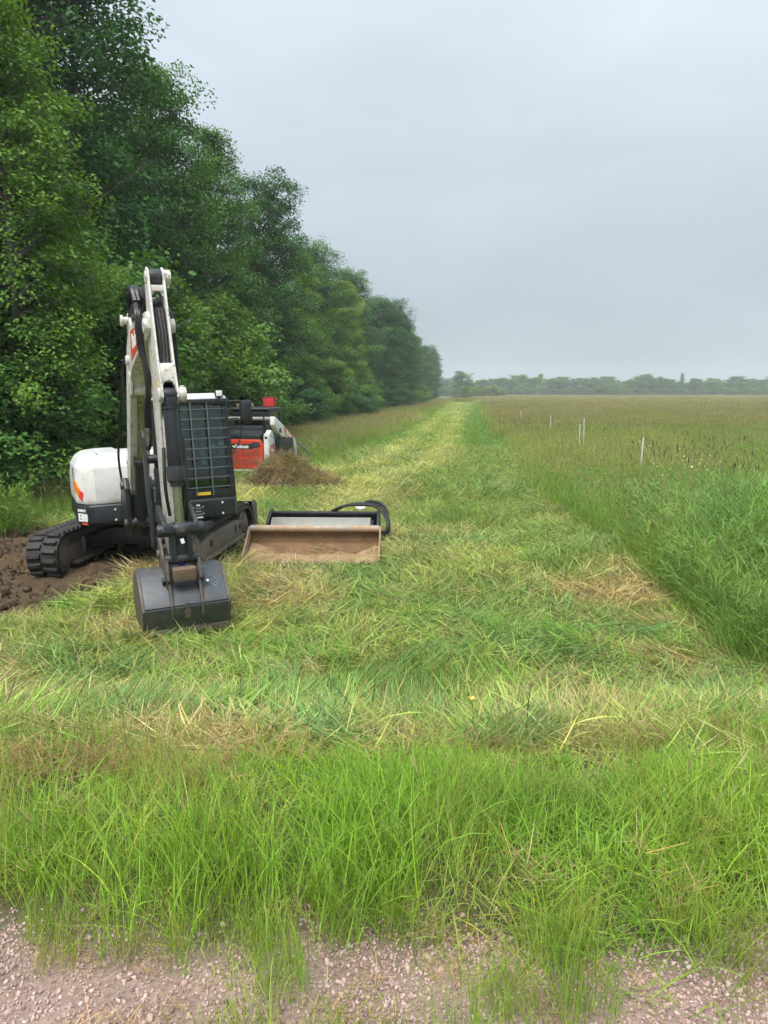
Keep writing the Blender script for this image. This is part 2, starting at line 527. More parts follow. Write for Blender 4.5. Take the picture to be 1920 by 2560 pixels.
# stones: pinkish crushed granite
def stone_mat():
    m = bpy.data.materials.new('gravel_stone'); nt, out = nodes_of(m); L = nt.links.new
    oi = nt.nodes.new('ShaderNodeObjectInfo')
    cr = nt.nodes.new('ShaderNodeValToRGB')
    els = cr.color_ramp.elements
    els[0].position = 0.0; els[0].color = (0.19, 0.12, 0.11, 1)
    els[1].position = 1.0; els[1].color = (0.47, 0.37, 0.33, 1)
    for p, c in ((0.2, (0.38, 0.25, 0.225, 1)), (0.45, (0.45, 0.30, 0.27, 1)), (0.6, (0.31, 0.24, 0.215, 1)), (0.8, (0.52, 0.37, 0.33, 1))):
        e = els.new(p); e.color = c
    L(oi.outputs['Random'], cr.inputs[0])
    tc = nt.nodes.new('ShaderNodeTexCoord'); n = nt.nodes.new('ShaderNodeTexNoise'); n.inputs['Scale'].default_value = 2.5; n.inputs['Detail'].default_value = 5
    L(tc.outputs['Object'], n.inputs['Vector'])
    mr = nt.nodes.new('ShaderNodeMapRange'); mr.inputs['To Min'].default_value = 0.7; mr.inputs['To Max'].default_value = 1.3
    L(n.outputs[0], mr.inputs['Value'])
    sc = nt.nodes.new('ShaderNodeVectorMath'); sc.operation = 'SCALE'
    L(cr.outputs[0], sc.inputs[0]); L(mr.outputs[0], sc.inputs['Scale'])
    b = nt.nodes.new('ShaderNodeBsdfPrincipled'); b.inputs['Roughness'].default_value = 0.8
    L(sc.outputs[0], b.inputs['Base Color']); L(b.outputs[0], out.inputs['Surface'])
    MATS['gravel_stone'] = m
stone_mat()

# ground: colour zones (real materials: grit, thatch, torn soil, mown turf) from a vertex attribute plus grain
def ground_mat():
    m = bpy.data.materials.new('ground_turf'); nt, out = nodes_of(m); L = nt.links.new
    at = nt.nodes.new('ShaderNodeAttribute'); at.attribute_name = 'vc'
    tc = nt.nodes.new('ShaderNodeTexCoord')
    n1 = nt.nodes.new('ShaderNodeTexNoise'); n1.inputs['Scale'].default_value = 3.0; n1.inputs['Detail'].default_value = 9; n1.inputs['Roughness'].default_value = 0.7
    n2 = nt.nodes.new('ShaderNodeTexNoise'); n2.inputs['Scale'].default_value = 55.0; n2.inputs['Detail'].default_value = 5
    L(tc.outputs['Object'], n1.inputs['Vector']); L(tc.outputs['Object'], n2.inputs['Vector'])
    ad = nt.nodes.new('ShaderNodeMath'); ad.operation = 'ADD'; L(n1.outputs[0], ad.inputs[0]); L(n2.outputs[0], ad.inputs[1])
    mr = nt.nodes.new('ShaderNodeMapRange'); mr.inputs['From Min'].default_value = 0.65; mr.inputs['From Max'].default_value = 1.35
    mr.inputs['To Min'].default_value = 0.55; mr.inputs['To Max'].default_value = 1.45
    L(ad.outputs[0], mr.inputs['Value'])
    sc = nt.nodes.new('ShaderNodeVectorMath'); sc.operation = 'SCALE'
    L(at.outputs['Color'], sc.inputs[0]); L(mr.outputs[0], sc.inputs['Scale'])
    b = nt.nodes.new('ShaderNodeBsdfPrincipled'); b.inputs['Roughness'].default_value = 0.95; b.inputs['Specular IOR Level'].default_value = 0.15
    bp = nt.nodes.new('ShaderNodeBump'); bp.inputs['Strength'].default_value = 0.6; bp.inputs['Distance'].default_value = 0.02
    L(ad.outputs[0], bp.inputs['Height']); L(bp.outputs[0], b.inputs['Normal'])
    L(sc.outputs[0], b.inputs['Base Color']); L(b.outputs[0], out.inputs['Surface'])
    MATS['ground_turf'] = m
ground_mat()

# ------------------------------------------------------------------ ground sheet
def axis(fine, step, growth, far):
    a = [0.0]; s = step
    while a[-1] < far:
        if a[-1] > fine: s *= growth
        a.append(a[-1] + s)
    return np.array(a)
gx = axis(5.5, 0.09, 1.07, 640); gx = np.concatenate([-gx[:0:-1], gx])
gy = np.concatenate([-axis(0.5, 0.5, 1.5, 60)[:0:-1], axis(10, 0.09, 1.035, 760)])
GX, GY = np.meshgrid(gx, gy)
GZ = ground_z(GX, GY)
def lerp(a, b, t): return a * (1 - t[..., None]) + np.array(b) * t[..., None]
C = np.ones(GX.shape + (3,)) * np.array((0.085, 0.085, 0.035))
thatch = fbm(GX * 0.8, GY * 0.8, 51, 4)
C = lerp(C, (0.17, 0.15, 0.065), smooth((thatch - 0.42) / 0.2) * (GY > 3.5))
inpath = smooth((GX - x_left(GY)) / 0.6) * smooth((x_right(GY) - GX) / 0.6) * smooth((GY - 14) / 14)
def strip_light(x, y):      # pale and dark mower passes along the strip
    u = (x - x_left(y)) / (x_right(y) - x_left(y))
    w = u + 0.02 * (fbm(y * 0.15, y * 0 + 3, 62, 2) - 0.5)
    s = 0.44 + 0.55 * np.exp(-((w - 0.27) / 0.06) ** 2) + 0.55 * np.exp(-((w - 0.53) / 0.06) ** 2) - 0.22 * np.exp(-((w - 0.40) / 0.05) ** 2) - 0.24 * np.exp(-((w - 0.85) / 0.10) ** 2) - 0.12 * np.exp(-((w - 0.12) / 0.07) ** 2)
    return s + 0.14 * (fbm(x * 0.7, y * 0.25, 61, 3) - 0.5)
stripe = strip_light(GX, GY)
C = lerp(C, (0.12, 0.18, 0.045), inpath)
C = lerp(C, (0.20, 0.225, 0.085), inpath * smooth((stripe - 0.45) / 0.15) * 0.8)
outside = 1 - smooth((GX - x_left(GY)) / 0.6) * smooth((x_right(GY) - GX) / 0.6)
C = lerp(C, (0.095, 0.115, 0.042), outside)
sm = soil_mask(GX, GY)
C = lerp(C, (0.082, 0.055, 0.033), sm)
gv = smooth((y_gravel(GX) + 0.25 - GY) / 0.25)
C = lerp(C, (0.265, 0.19, 0.155), gv)
GZ = GZ + sm * (0.16 * (fbm(GX * 1.9, GY * 1.9, 71, 4) - 0.42) + 0.10 * (fbm(GX * 6, GY * 6, 73, 2) - 0.5)) + inpath * 0.03 * (stripe - 0.5)
ny, nx = GX.shape
idx = np.arange(ny * nx).reshape(ny, nx)
F_ = np.stack([idx[:-1, :-1], idx[:-1, 1:], idx[1:, 1:], idx[1:, :-1]], -1).reshape(-1, 4)
V_ = np.stack([GX, GY, GZ], -1).reshape(-1, 3)
gvc = np.concatenate([C.reshape(-1, 3), np.ones((ny * nx, 1))], 1)
ground = link(bpy.data.objects.new('ground', fastmesh('ground', V_, F_, 'ground_turf', gvc)))
tag(ground, 'ground of grit verge, mown turf and meadow soil', kind='structure')

# ================================================================== EXCAVATOR
EXC = empty('excavator', (-3.62, 11.95, -1.02), (0, R(-1.8), 0))
tag(EXC, 'white and black tracked excavator with raised boom and caged cab window', 'excavator')
bU, aK = R(25.0), R(6.0)
U = Matrix(((math.sin(bU), math.cos(bU), 0, 0), (-math.cos(bU), math.sin(bU), 0, 0), (0, 0, 1, 0), (0, 0, 0, 1)))   # p forward, v operator's left, z
K = Matrix(((math.sin(aK), -math.cos(aK), 0, 0), (math.cos(aK), math.sin(aK), 0, 0), (0, 0, 1, 0), (0, 0, 0, 1)))  # g away, l left, z
V0 = -0.34          # boom plane
VB = U @ Matrix.Translation((0, V0, 0))

def stadium(g0, g1, z0, z1, n=14, sag=0.0):
    r = (z1 - z0) / 2; zc = (z0 + z1) / 2
    pts = []
    for k in range(n + 1):
        t = -math.pi / 2 + math.pi * k / n
        pts.append((g1 - r + r * math.cos(t), zc + r * math.sin(t)))
    for k in range(n + 1):
        t = math.pi / 2 + math.pi * k / n
        pts.append((g0 + r + r * math.cos(t), zc + r * math.sin(t)))
    return pts

def resample(pts, step):
    pts = pts + [pts[0]]
    seg = [math.hypot(pts[i + 1][0] - pts[i][0], pts[i + 1][1] - pts[i][1]) for i in range(len(pts) - 1)]
    total = sum(seg); n = round(total / step); out = []
    for k in range(n):
        d = total * k / n; i = 0
        while d > seg[i]:
            d -= seg[i]; i += 1
        t = d / seg[i]
        out.append((pts[i][0] + (pts[i + 1][0] - pts[i][0]) * t, pts[i][1] + (pts[i + 1][1] - pts[i][1]) * t,
                    (pts[i + 1][0] - pts[i][0]) / seg[i], (pts[i + 1][1] - pts[i][1]) / seg[i]))
    return out

def track(root, M, outer, inner, l0, l1, lugs, name='track'):
    n = len(outer); mb = MB()
    vs = [(a, l0, b) for a, b in outer] + [(a, l1, b) for a, b in outer] + [(a, l1, b) for a, b in inner] + [(a, l0, b) for a, b in inner]
    fs = []
    for q in range(4):
        for k in range(n):
            fs.append((q * n + k, q * n + (k + 1) % n, ((q + 1) % 4) * n + (k + 1) % n, ((q + 1) % 4) * n + k))
    mb.add(vs, fs)
    t = mb.build(name, 'rubber', root, M, ang=30)
    return t

# --- undercarriage
lug_half = MB()
lug_half.add([(-0.040, 0, 0), (0.040, 0, 0), (0.050, 0.20, 0), (-0.020, 0.20, 0),
              (-0.028, 0.004, 0.034), (0.028, 0.004, 0.034), (0.038, 0.196, 0.034), (-0.010, 0.196, 0.034)],
             [(0, 1, 2, 3), (4, 5, 6, 7), (0, 1, 5, 4), (1, 2, 6, 5), (2, 3, 7, 6), (3, 0, 4, 7)])
lug_mesh = lug_half.mesh('lug', 'rubber', None, 0.006)
GAUGE = 0.97
for side in (1, -1):            # +1 = left in the picture
    lc = side * GAUGE
    outer = stadium(-1.60, 1.46, 0.035, 0.665)
    inner = stadium(-1.55, 1.41, 0.085, 0.615)
    tr = track(EXC, K, outer, inner, lc - 0.225, lc + 0.225, None)
    step = 0.128
    for j, (g, z, tg, tz) in enumerate(resample(outer, step)):
        for hf in (1, -1):
            ly = lc + 0.012 * hf
            M = Matrix(((tg, 0, -tz * -1 if False else tz, 0), (0, hf, 0, 0), (tz, 0, -tg, 0), (0, 0, 0, 1)))
            # x along the belt, y outwards along the width, z out of the belt
            off = 0.5 * step if hf < 0 else 0.0
            M = Matrix(((tg, 0, tz, g + tg * off), (0, hf, 0, ly), (tz, 0, -tg, z + tz * off), (0, 0, 0, 1)))
            lg = bpy.data.objects.new('lug', lug_mesh)
            link(lg, tr)
            lg.matrix_local = K @ M
    fr = MB()
    fr.prism([(-1.0, 0.20), (1.0, 0.20), (1.06, 0.30), (1.0, 0.44), (0.6, 0.50), (-0.6, 0.50), (-1.12, 0.44), (-1.18, 0.30)], lc - 0.17, lc + 0.17)
    fro = fr.build('track_frame', 'track_frame_mud', EXC, K, 0.012)
    MB().box(-1.02, 1.02, lc - side * 0.17 - 0.045, lc - side * 0.17 + 0.045, 0.155, 0.205).build('guide_rail', 'track_frame_mud', fro, K, 0.008)
    MB().box(-1.02, 1.02, lc + side * 0.17 - 0.045, lc + side * 0.17 + 0.045, 0.155, 0.205).build('guide_rail', 'track_frame_mud', fro, K, 0.008)
    for g in (-0.62, 0.62, 0.86):
        s = MB(); s.cyl((g, lc - 0.178, 0.36), (g, lc + 0.178, 0.36), 0.055, 16)
        s.build('access_hole', 'frame_paint', fro, K)
    for g, r_ in ((-1.27, 0.25), (1.13, 0.25)):
        w = MB(); w.cyl((g, lc - 0.15, 0.345), (g, lc + 0.15, 0.345), r_, 28)
        w.cyl((g, lc - 0.185, 0.345), (g, lc + 0.185, 0.345), r_ * 0.62, 24)
        w.cyl((g, lc - 0.20, 0.345), (g, lc + 0.20, 0.345), r_ * 0.25, 16)
        w.build('idler_wheel', 'wheel_mud', fro, K, 0.012)
    for g in (-0.75, -0.38, 0.0, 0.38, 0.75):
        w = MB(); w.cyl((g, lc - 0.12, 0.165), (g, lc + 0.12, 0.165), 0.08, 18)
        w.build('roller', 'wheel_mud', fro, K, 0.006)
cf = MB()
cf.prism([(-0.72, 0.28), (-0.72, 0.46), (-0.42, 0.62), (0.42, 0.62), (0.72, 0.46), (0.72, 0.28), (0.40, 0.36), (-0.40, 0.36)], -0.62, 0.62, 'yz')
crossf = cf.build('cross_frame', 'dark_paint', EXC, K, 0.015)
MB().obox((-0.63, -0.12, 0.50), 0.008, 0.09, 0.035).build('sticker', 'decal_white', crossf, K)
st = MB()
for side in (1, -1):
    st.box(-0.98, -0.9, side * 0.66 - 0.03, side * 0.66 + 0.03, 0.30, 0.56)
    st.box(-0.98, -0.6, side * 0.66 - 0.03, side * 0.66 + 0.03, 0.52, 0.56)
split_build(st, 'step', 'dark_paint', EXC, K, 0.008)
sl = MB(); sl.cyl((0, 0, 0.60), (0, 0, 0.74), 0.52, 36); sl.build('slew_ring', 'frame_paint', EXC, K, 0.01)
# --- dozer blade, raised, at the far end
bl = MB()
prof = [(1.74, 0.22), (1.79, 0.30), (1.80, 0.42), (1.78, 0.55), (1.72, 0.66), (1.69, 0.66), (1.745, 0.54), (1.765, 0.42), (1.755, 0.30), (1.71, 0.22)]
bl.prism(prof, -1.15, 1.15)
blade = bl.build('dozer_blade', 'dark_paint', EXC, K, 0.005)
for side in (1, -1):
    MB().prism([(1.66, 0.18), (1.86, 0.16), (1.88, 0.60), (1.70, 0.70), (1.64, 0.60)], side * 1.15 - 0.012, side * 1.15 + 0.012).build('end_plate', 'worn_steel', blade, K, 0.004)
    arm_ = MB(); arm_.prism([(0.6, 0.36), (0.6, 0.50), (1.70, 0.46), (1.72, 0.30)], side * 0.48 - 0.06, side * 0.48 + 0.06)
    arm_.build('blade_arm', 'dark_paint', blade, K, 0.01)
MB().obox((1.682, -1.02, 0.615), 0.008, 0.07, 0.06).build('sticker', 'decal_white', blade, K)
MB().obox((1.757, -0.6, 0.36), 0.02, 0.03, 0.03).build('bolt', 'worn_steel', blade, K)

# --- upper structure
def skirt_ring(z, inset=0.0):
    pts = [(0.80, -0.42), (0.80, -0.90), (0.76, -0.975), (0.50, -1.115), (-0.95, -1.12), (-1.35, -1.0), (-1.62, -0.72), (-1.75, -0.3),
           (-1.75, 0.3), (-1.62, 0.72), (-1.35, 1.0), (-0.95, 1.12), (0.96, 1.12), (1.10, 1.06), (1.12, 0.95), (1.12, 0.10), (0.82, 0.06)]
    cx, cy_ = -0.2, 0.0
    return [(cx + (p - cx) * (1 - inset), cy_ + (v - cy_) * (1 - inset), z) for p, v in pts]
sk = MB(); sk.loft([skirt_ring(0.70, 0.10), skirt_ring(0.73, 0.03), skirt_ring(0.77, 0.0), skirt_ring(1.00, 0.0), skirt_ring(1.03, 0.015)])
skirt = sk.build('skirt', 'dark_paint', EXC, U, 0.012)
for (p, v, z) in ((0.797, -0.62, 0.95), (0.797, -0.62, 0.80), (1.123, 0.86, 0.96), (1.123, 0.86, 0.80)):
    q = MB(); q.cyl((p - 0.005, v, z), (p + 0.008, v, z), 0.016, 12); q.build('bolt', 'lamp_lens', skirt, U)
for k in range(4):
    MB().obox((0.797, -0.50, 0.82 + k * 0.032), 0.014, 0.13, 0.012).build('vent_slot', 'plastic_black', skirt, U)
plate = MB().obox((1.126, 0.50, 0.84), 0.008, 0.13, 0.20).build('identity_plate', 'plastic_black', skirt, U)
for zz, w, h, m_ in ((0.945, 0.05, 0.025, 'decal_white'), (0.90, 0.09, 0.012, 'decal_grey'), (0.855, 0.08, 0.016, 'decal_grey'), (0.81, 0.10, 0.014, 'decal_grey'), (0.765, 0.13, 0.022, 'decal_white')):
    MB().obox((1.132, 0.50, zz), 0.004, w, h).build('plate_text', m_, plate, U)
for dv in (-0.07, 0.07):
    for zz in (0.92, 0.82):
        MB().obox((1.132, 0.50 + dv, zz), 0.006, 0.014, 0.014).build('rivet', 'decal_white', plate, U)
# white right-hand cover with wrap-round corner
def cover_ring(z, din):
    pts = [(0.77 - din * 1.2, -0.40), (0.77 - din * 1.2, -0.86 + din * .3), (0.725 - din, -0.965 + din * .7), (0.47 - din * .6, -1.10 + din * .9), (0.30, -1.112 + din), (-0.6, -1.115 + din), (-0.95, -1.08 + din), (-1.2, -0.98 + din), (-1.2, -0.40)]
    return [(p, v, z) for p, v in pts]
cv = MB(); cv.loft([cover_ring(1.035, 0.0), cover_ring(1.10, -0.012), cover_ring(1.38, -0.005), cover_ring(1.56, 0.012), cover_ring(1.66, 0.07), cover_ring(1.715, 0.16), cover_ring(1.73, 0.30)])
cover = cv.build('side_cover', 'white_paint', EXC, U, 0.014, ang=22)
# rear hood
def hood_ring(z, s):
    pts = [(-0.55, -1.05), (-1.1, -1.02), (-1.45, -0.80), (-1.70, -0.4), (-1.70, 0.4), (-1.45, 0.80), (-1.1, 1.02), (-0.55, 1.05)]
    return [(-0.9 + (p + 0.9) * s, v * s, z) for p, v in pts]
hd = MB(); hd.loft([hood_ring(1.04, 1), hood_ring(1.45, 0.98), hood_ring(1.62, 0.90), hood_ring(1.68, 0.78)])
hd.build('engine_hood', 'white_paint', EXC, U, 0.02)
# wrap-round reflector, model number and name on the chamfered front corner
fx_, fn_ = Vector((0.878, 0.475, 0)), Vector((0.475, -0.88, 0))
def facet(s, z, off, rear=(0.47, -1.10), ln=0.284):
    return (rear[0] + fx_.x * ln * s + fn_.x * off, rear[1] + fx_.y * ln * s + fn_.y * off, z)
def facet_plate(nm, mat, poly):
    n_ = len(poly); m_ = MB()
    m_.add([facet(s, z, 0.022) for s, z in poly] + [facet(s, z, -0.02) for s, z in poly], [tuple(range(n_)), tuple(range(2 * n_ - 1, n_ - 1, -1))] + [(k, (k + 1) % n_, n_ + (k + 1) % n_, n_ + k) for k in range(n_)])
    m_.build(nm, mat, EXC, U)
facet_plate('orange_reflector', 'lamp_orange', [(-0.05, 1.38), (0.04, 1.37), (0.42, 1.24), (0.28, 1.14), (-0.05, 1.24)])
facet_plate('red_reflector', 'lamp_red', [(0.43, 1.235), (0.70, 1.20), (0.54, 1.08), (0.29, 1.132)])
lettering('model_number', 'E88', 0.155, 'decal_white', skirt, U @ frame(facet(0.5, 0.84, 0.008, (0.50, -1.115), 0.295), fx_, (0, 0, 1)), 0.003, 0.006)
lettering('maker_name', 'BOBCAT', 0.05, 'decal_white', skirt, U @ frame(facet(0.45, 0.945, 0.008, (0.50, -1.115), 0.295), fx_, (0, 0, 1)), 0.003, 0.002)
MB().obox(facet(0.62, 0.755, 0.003, (0.50, -1.115), 0.295), 0.14, 0.008, 0.025, (0, 0, math.atan2(fx_.y, fx_.x))).build('red_stripe', 'decal_red', skirt, U)
for zz in (1.30,):
    MB().obox((0.3, -1.118, zz), 0.004, 0.01, 0.5).build('panel_seam', 'plastic_black', EXC, U)
MB().obox((0.774, -0.52, 1.20), 0.006, 0.004, 0.30).build('panel_seam', 'decal_grey', EXC, U)
# grey inner panel between cover and boom
gp = MB(); gp.box(0.30, 0.66, -0.44, -0.16, 1.035, 1.60); gp.build('inner_panel', 'panel_grey', EXC, U, 0.015)
MB().obox((0.665, -0.31, 1.50), 0.008, 0.2, 0.14).build('warning_label', 'decal_white', EXC, U)
MB().obox((0.671, -0.37, 1.46), 0.004, 0.05, 0.05).build('warning_mark', 'decal_yellow', EXC, U)
for k in range(5):
    MB().obox((0.668, -0.28, 1.10 + k * 0.035), 0.02, 0.14, 0.014).build('vent_slot', 'plastic_black', EXC, U)
# --- cab
cab = MB()
p0, p1, v0, v1, z0, z1 = -0.42, 1.08, 0.14, 1.08, 1.03, 2.44
def post(mb, a, b, w=0.075):
    a = Vector(a); b = Vector(b)
    mb.add([a + Vector(d) for d in ((-w / 2, -w / 2, 0), (w / 2, -w / 2, 0), (w / 2, w / 2, 0), (-w / 2, w / 2, 0))] + [b + Vector(d) for d in ((-w / 2, -w / 2, 0), (w / 2, -w / 2, 0), (w / 2, w / 2, 0), (-w / 2, w / 2, 0))],
           [(3, 2, 1, 0), (4, 5, 6, 7), (0, 1, 5, 4), (1, 2, 6, 5), (2, 3, 7, 6), (3, 0, 4, 7)])
e = 0.04
post(cab, (p1 - e, v0 + e, z0), (p1 - 0.13, v0 + e + 0.02, z1), 0.085)
post(cab, (p1 - e, v1 - e, z0), (p1 - 0.13, v1 - e - 0.03, z1), 0.095)
post(cab, (p0 + e, v0 + e, z0), (p0 + e, v0 + e + 0.02, z1), 0.09)
post(cab, (p0 + e, v1 - e, z0), (p0 + e, v1 - e - 0.03, z1), 0.09)
post(cab, (0.28, v1 - e, z0), (0.26, v1 - e - 0.03, z1), 0.06)
cab.box(p0, p1 + 0.004, v0 - 0.003, v1 + 0.003, z0 - 0.006, z0 + 0.13)
cab.box(p0, p1 - 0.09, v0 + 0.02, v1 - 0.03, z1 - 0.05, z1 + 0.03)
cab.box(p1 - 0.17, p1 - 0.045, v0 + 0.0, v1 - 0.0, z1 - 0.04, z1 + 0.04)       # visor rail over the front window
cab.box(p1 - 0.075, p1 - 0.035, v0 + 0.08, v1 - 0.08, 1.60, 1.645)      # rail between upper and lower window
cab.box(p0, p0 + 0.06, v0 + 0.05, v1 - 0.05, 1.1, 1.40)
cabf = cab.build('cab_frame', 'dark_paint', EXC, U, 0.014)
corner = MB()
for k in range(7):
    t0, t1 = k / 7 * math.pi / 2, (k + 1) / 7 * math.pi / 2
    cxx, czz, rr = v1 - 0.26, z1 - 0.22, 0.20
    a = [(0.955, v1 - 0.055, z1 - 0.035), (0.955, cxx + rr * math.sin(t0), czz + rr * math.cos(t0)), (0.955, cxx + rr * math.sin(t1), czz + rr * math.cos(t1))]
    b = [(q[0] - 0.03, q[1], q[2]) for q in a]
    corner.add(a + b, [(0, 1, 2), (5, 4, 3), (0, 1, 4, 3), (1, 2, 5, 4), (2, 0, 3, 5)])
corner.build('window_corner', 'dark_paint', cabf, U)
rf = MB()
def roof_ring(z, d):
    return [(p0 + 0.02 + d, v0 + 0.02 + d, z), (p1 - 0.10 - d * 1.5, v0 + 0.02 + d, z), (p1 - 0.10 - d * 1.5, v1 - 0.03 - d, z), (p0 + 0.02 + d, v1 - 0.03 - d, z)]
rf.loft([roof_ring(z1 + 0.032, 0.0), roof_ring(z1 + 0.07, 0.005), roof_ring(z1 + 0.11, 0.06), roof_ring(z1 + 0.125, 0.16)])
rf.build('cab_roof', 'white_paint', EXC, U, 0.02)
def pane(pts, nm='window'):
    vs = [Vector(p) for p in pts]
    n = (vs[1] - vs[0]).cross(vs[2] - vs[0]).normalized() * 0.006
    return MB().add([p for p in vs] + [p + n for p in vs], [(0, 1, 2, 3), (7, 6, 5, 4), (0, 4, 5, 1), (1, 5, 6, 2), (2, 6, 7, 3), (3, 7, 4, 0)]).build(nm, 'cab_glass', EXC, U)
pane([(p1 - 0.062, v0 + 0.08, 1.645), (p1 - 0.062, v1 - 0.08, 1.645), (p1 - 0.125, v1 - 0.10, z1 - 0.05), (p1 - 0.125, v0 + 0.09, z1 - 0.05)])
pane([(p1 - 0.045, v0 + 0.08, z0 + 0.12), (p1 - 0.045, v1 - 0.08, z0 + 0.12), (p1 - 0.062, v1 - 0.08, 1.60), (p1 - 0.062, v0 + 0.08, 1.60)])
pane([(p0 + 0.04, v0 + 0.08, 1.40), (p0 + 0.04, v1 - 0.08, 1.40), (p0 + 0.04, v1 - 0.10, z1 - 0.05), (p0 + 0.04, v0 + 0.09, z1 - 0.05)])
pane([(p0 + 0.08, v1 - 0.04, z0 + 0.13), (0.25, v1 - 0.04, z0 + 0.13), (0.25, v1 - 0.07, z1 - 0.05), (p0 + 0.08, v1 - 0.07, z1 - 0.05)])
pane([(0.31, v1 - 0.04, z0 + 0.13), (p1 - 0.09, v1 - 0.04, z0 + 0.13), (p1 - 0.17, v1 - 0.07, z1 - 0.05), (0.29, v1 - 0.07, z1 - 0.05)])
pane([(p0 + 0.08, v0 + 0.04, z0 + 0.13), (p1 - 0.09, v0 + 0.04, z0 + 0.13), (p1 - 0.17, v0 + 0.06, z1 - 0.05), (p0 + 0.08, v0 + 0.06, z1 - 0.05)])
seat = MB(); seat.box(-0.05, 0.40, 0.38, 0.84, 1.25, 1.42); seat.box(-0.14, 0.02, 0.40, 0.82, 1.40, 1.98); seat.box(-0.12, -0.04, 0.50, 0.72, 2.0, 2.16)
seat.build('operator_seat', 'seat_fabric', EXC, U, 0.04)
cons = MB(); cons.box(0.1, 0.62, 0.22, 0.34, 1.1, 1.52); cons.box(0.1, 0.62, 0.90, 1.0, 1.1, 1.52); cons.cyl((0.55, 0.28, 1.5), (0.58, 0.28, 1.76), 0.025, 10); cons.cyl((0.55, 0.95, 1.5), (0.58, 0.95, 1.76), 0.025, 10)
split_build(cons, 'control_console', 'plastic_black', EXC, U, 0.015)
flo = MB().box(p0 + 0.05, p1 - 0.1, v0 + 0.06, v1 - 0.06, z0 + 0.02, z0 + 0.06).build('cab_floor', 'plastic_black', EXC, U)
# front guard grid
gd = MB()
for v in (v0 + 0.05, v1 - 0.06):
    gd.cyl((p1 + 0.035, v, z0 + 0.10), (p1 - 0.06, v, z1 - 0.0), 0.014, 8)
guard = MB().box(p1 - 0.075, p1 - 0.045, v0 + 0.02, v1 - 0.03, z1 - 0.03, z1 - 0.008).build('window_guard', 'frame_paint', EXC, U)
split_build(gd, 'guard_post', 'frame_paint', guard, U)
def gp_(z): return p1 + 0.035 - 0.095 * (z - z0 - 0.1) / (z1 - z0 - 0.1)
for k in range(9):
    z = 1.20 + k * 0.142
    b_ = MB(); b_.box(gp_(z) - 0.012, gp_(z) + 0.003, v0 + 0.03, v1 - 0.03, z - 0.0075, z + 0.0075); b_.build('guard_bar', 'guard_grey', guard, U)
for v in (0.26, 0.50, 0.74):
    b_ = MB(); b_.cyl((gp_(1.08) + 0.008, v, 1.08), (gp_(2.44) + 0.008, v, 2.44), 0.009, 8); b_.build('guard_bar', 'guard_grey', guard, U)
MB().obox((p1 + 0.012, 0.60, z0 + 0.075), 0.008, 0.21, 0.045).build('yellow_label', 'decal_yellow', EXC, U)
# work light, mirror, handrail
wl = MB(); wl.obox((p1 - 0.11, v1 - 0.14, z1 + 0.115), 0.07, 0.11, 0.10); wl.cyl((p1 - 0.11, v1 - 0.14, z1 + 0.03), (p1 - 0.11, v1 - 0.14, z1 + 0.08), 0.02, 10)
wlo = wl.build('work_light', 'plastic_black', EXC, U, 0.012)
MB().obox((p1 - 0.073, v1 - 0.14, z1 + 0.117), 0.008, 0.09, 0.08).build('lens', 'lamp_lens', wlo, U, 0.003)
mr_ = MB(); mr_.tube([(p1 - 0.13, v1 - 0.04, z1 - 0.03), (p1 - 0.10, v1 + 0.04, z1 - 0.005), (p1 - 0.06, v1 + 0.20, z1 - 0.01), (p1 - 0.05, v1 + 0.235, z1 - 0.07), (p1 - 0.05, v1 + 0.235, z1 - 0.15)], 0.011, 8, samp=5)
mro = mr_.build('mirror_arm', 'plastic_black', EXC, U)
mh = MB(); mh.loft([[(p1 - 0.05 + dd, v1 + 0.245 + a * s_, z1 - 0.165 + b * s_) for a, b in ((-0.085, -0.15), (-0.06, -0.175), (0.075, -0.175), (0.09, -0.14), (0.085, 0.13), (0.06, 0.165), (-0.07, 0.165), (-0.09, 0.13))] for dd, s_ in ((0.03, 0.75), (0.02, 0.93), (0.0, 1.0), (-0.05, 1.0), (-0.055, 0.96))])
mh.build('mirror_housing', 'plastic_black', mro, U)
hr = MB(); hr.tube([(p1 - 0.08, v1, 2.18), (p1 - 0.06, v1 + 0.11, 2.18), (p1 - 0.04, v1 + 0.135, 2.13), (p1 - 0.03, v1 + 0.135, 1.92), (p1 - 0.03, v1 + 0.08, 1.80), (p1 - 0.02, v1 + 0.0, 1.66)], 0.010, 8, samp=4)
hr.build('handrail', 'plastic_black', EXC, U)

# --- swing post and boom (boom plane: p, offset v, z)
sp = MB()
sp.prism([(0.75, 0.72), (0.78, 1.12), (1.05, 1.42), (1.32, 1.44), (1.42, 1.30), (1.40, 0.80), (1.25, 0.62)], -0.19, -0.13)
sp.prism([(0.75, 0.72), (0.78, 1.12), (1.05, 1.42), (1.32, 1.44), (1.42, 1.30), (1.40, 0.80), (1.25, 0.62)], 0.13, 0.19)
sp.box(0.72, 1.20, -0.135, 0.135, 0.62, 1.18)
sp.cyl((1.05, 0, 0.56), (1.05, 0, 1.22), 0.15, 20)
post_ = sp.build('swing_post', 'dark_paint', EXC, VB, 0.012)
pn = MB(); pn.cyl((1.24, -0.23, 1.33), (1.24, 0.23, 1.33), 0.055, 18); pn.cyl((1.33, -0.22, 0.82), (1.33, 0.22, 0.82), 0.05, 18)
split_build(pn, 'pivot_pin', 'worn_steel', post_, VB, 0.006)
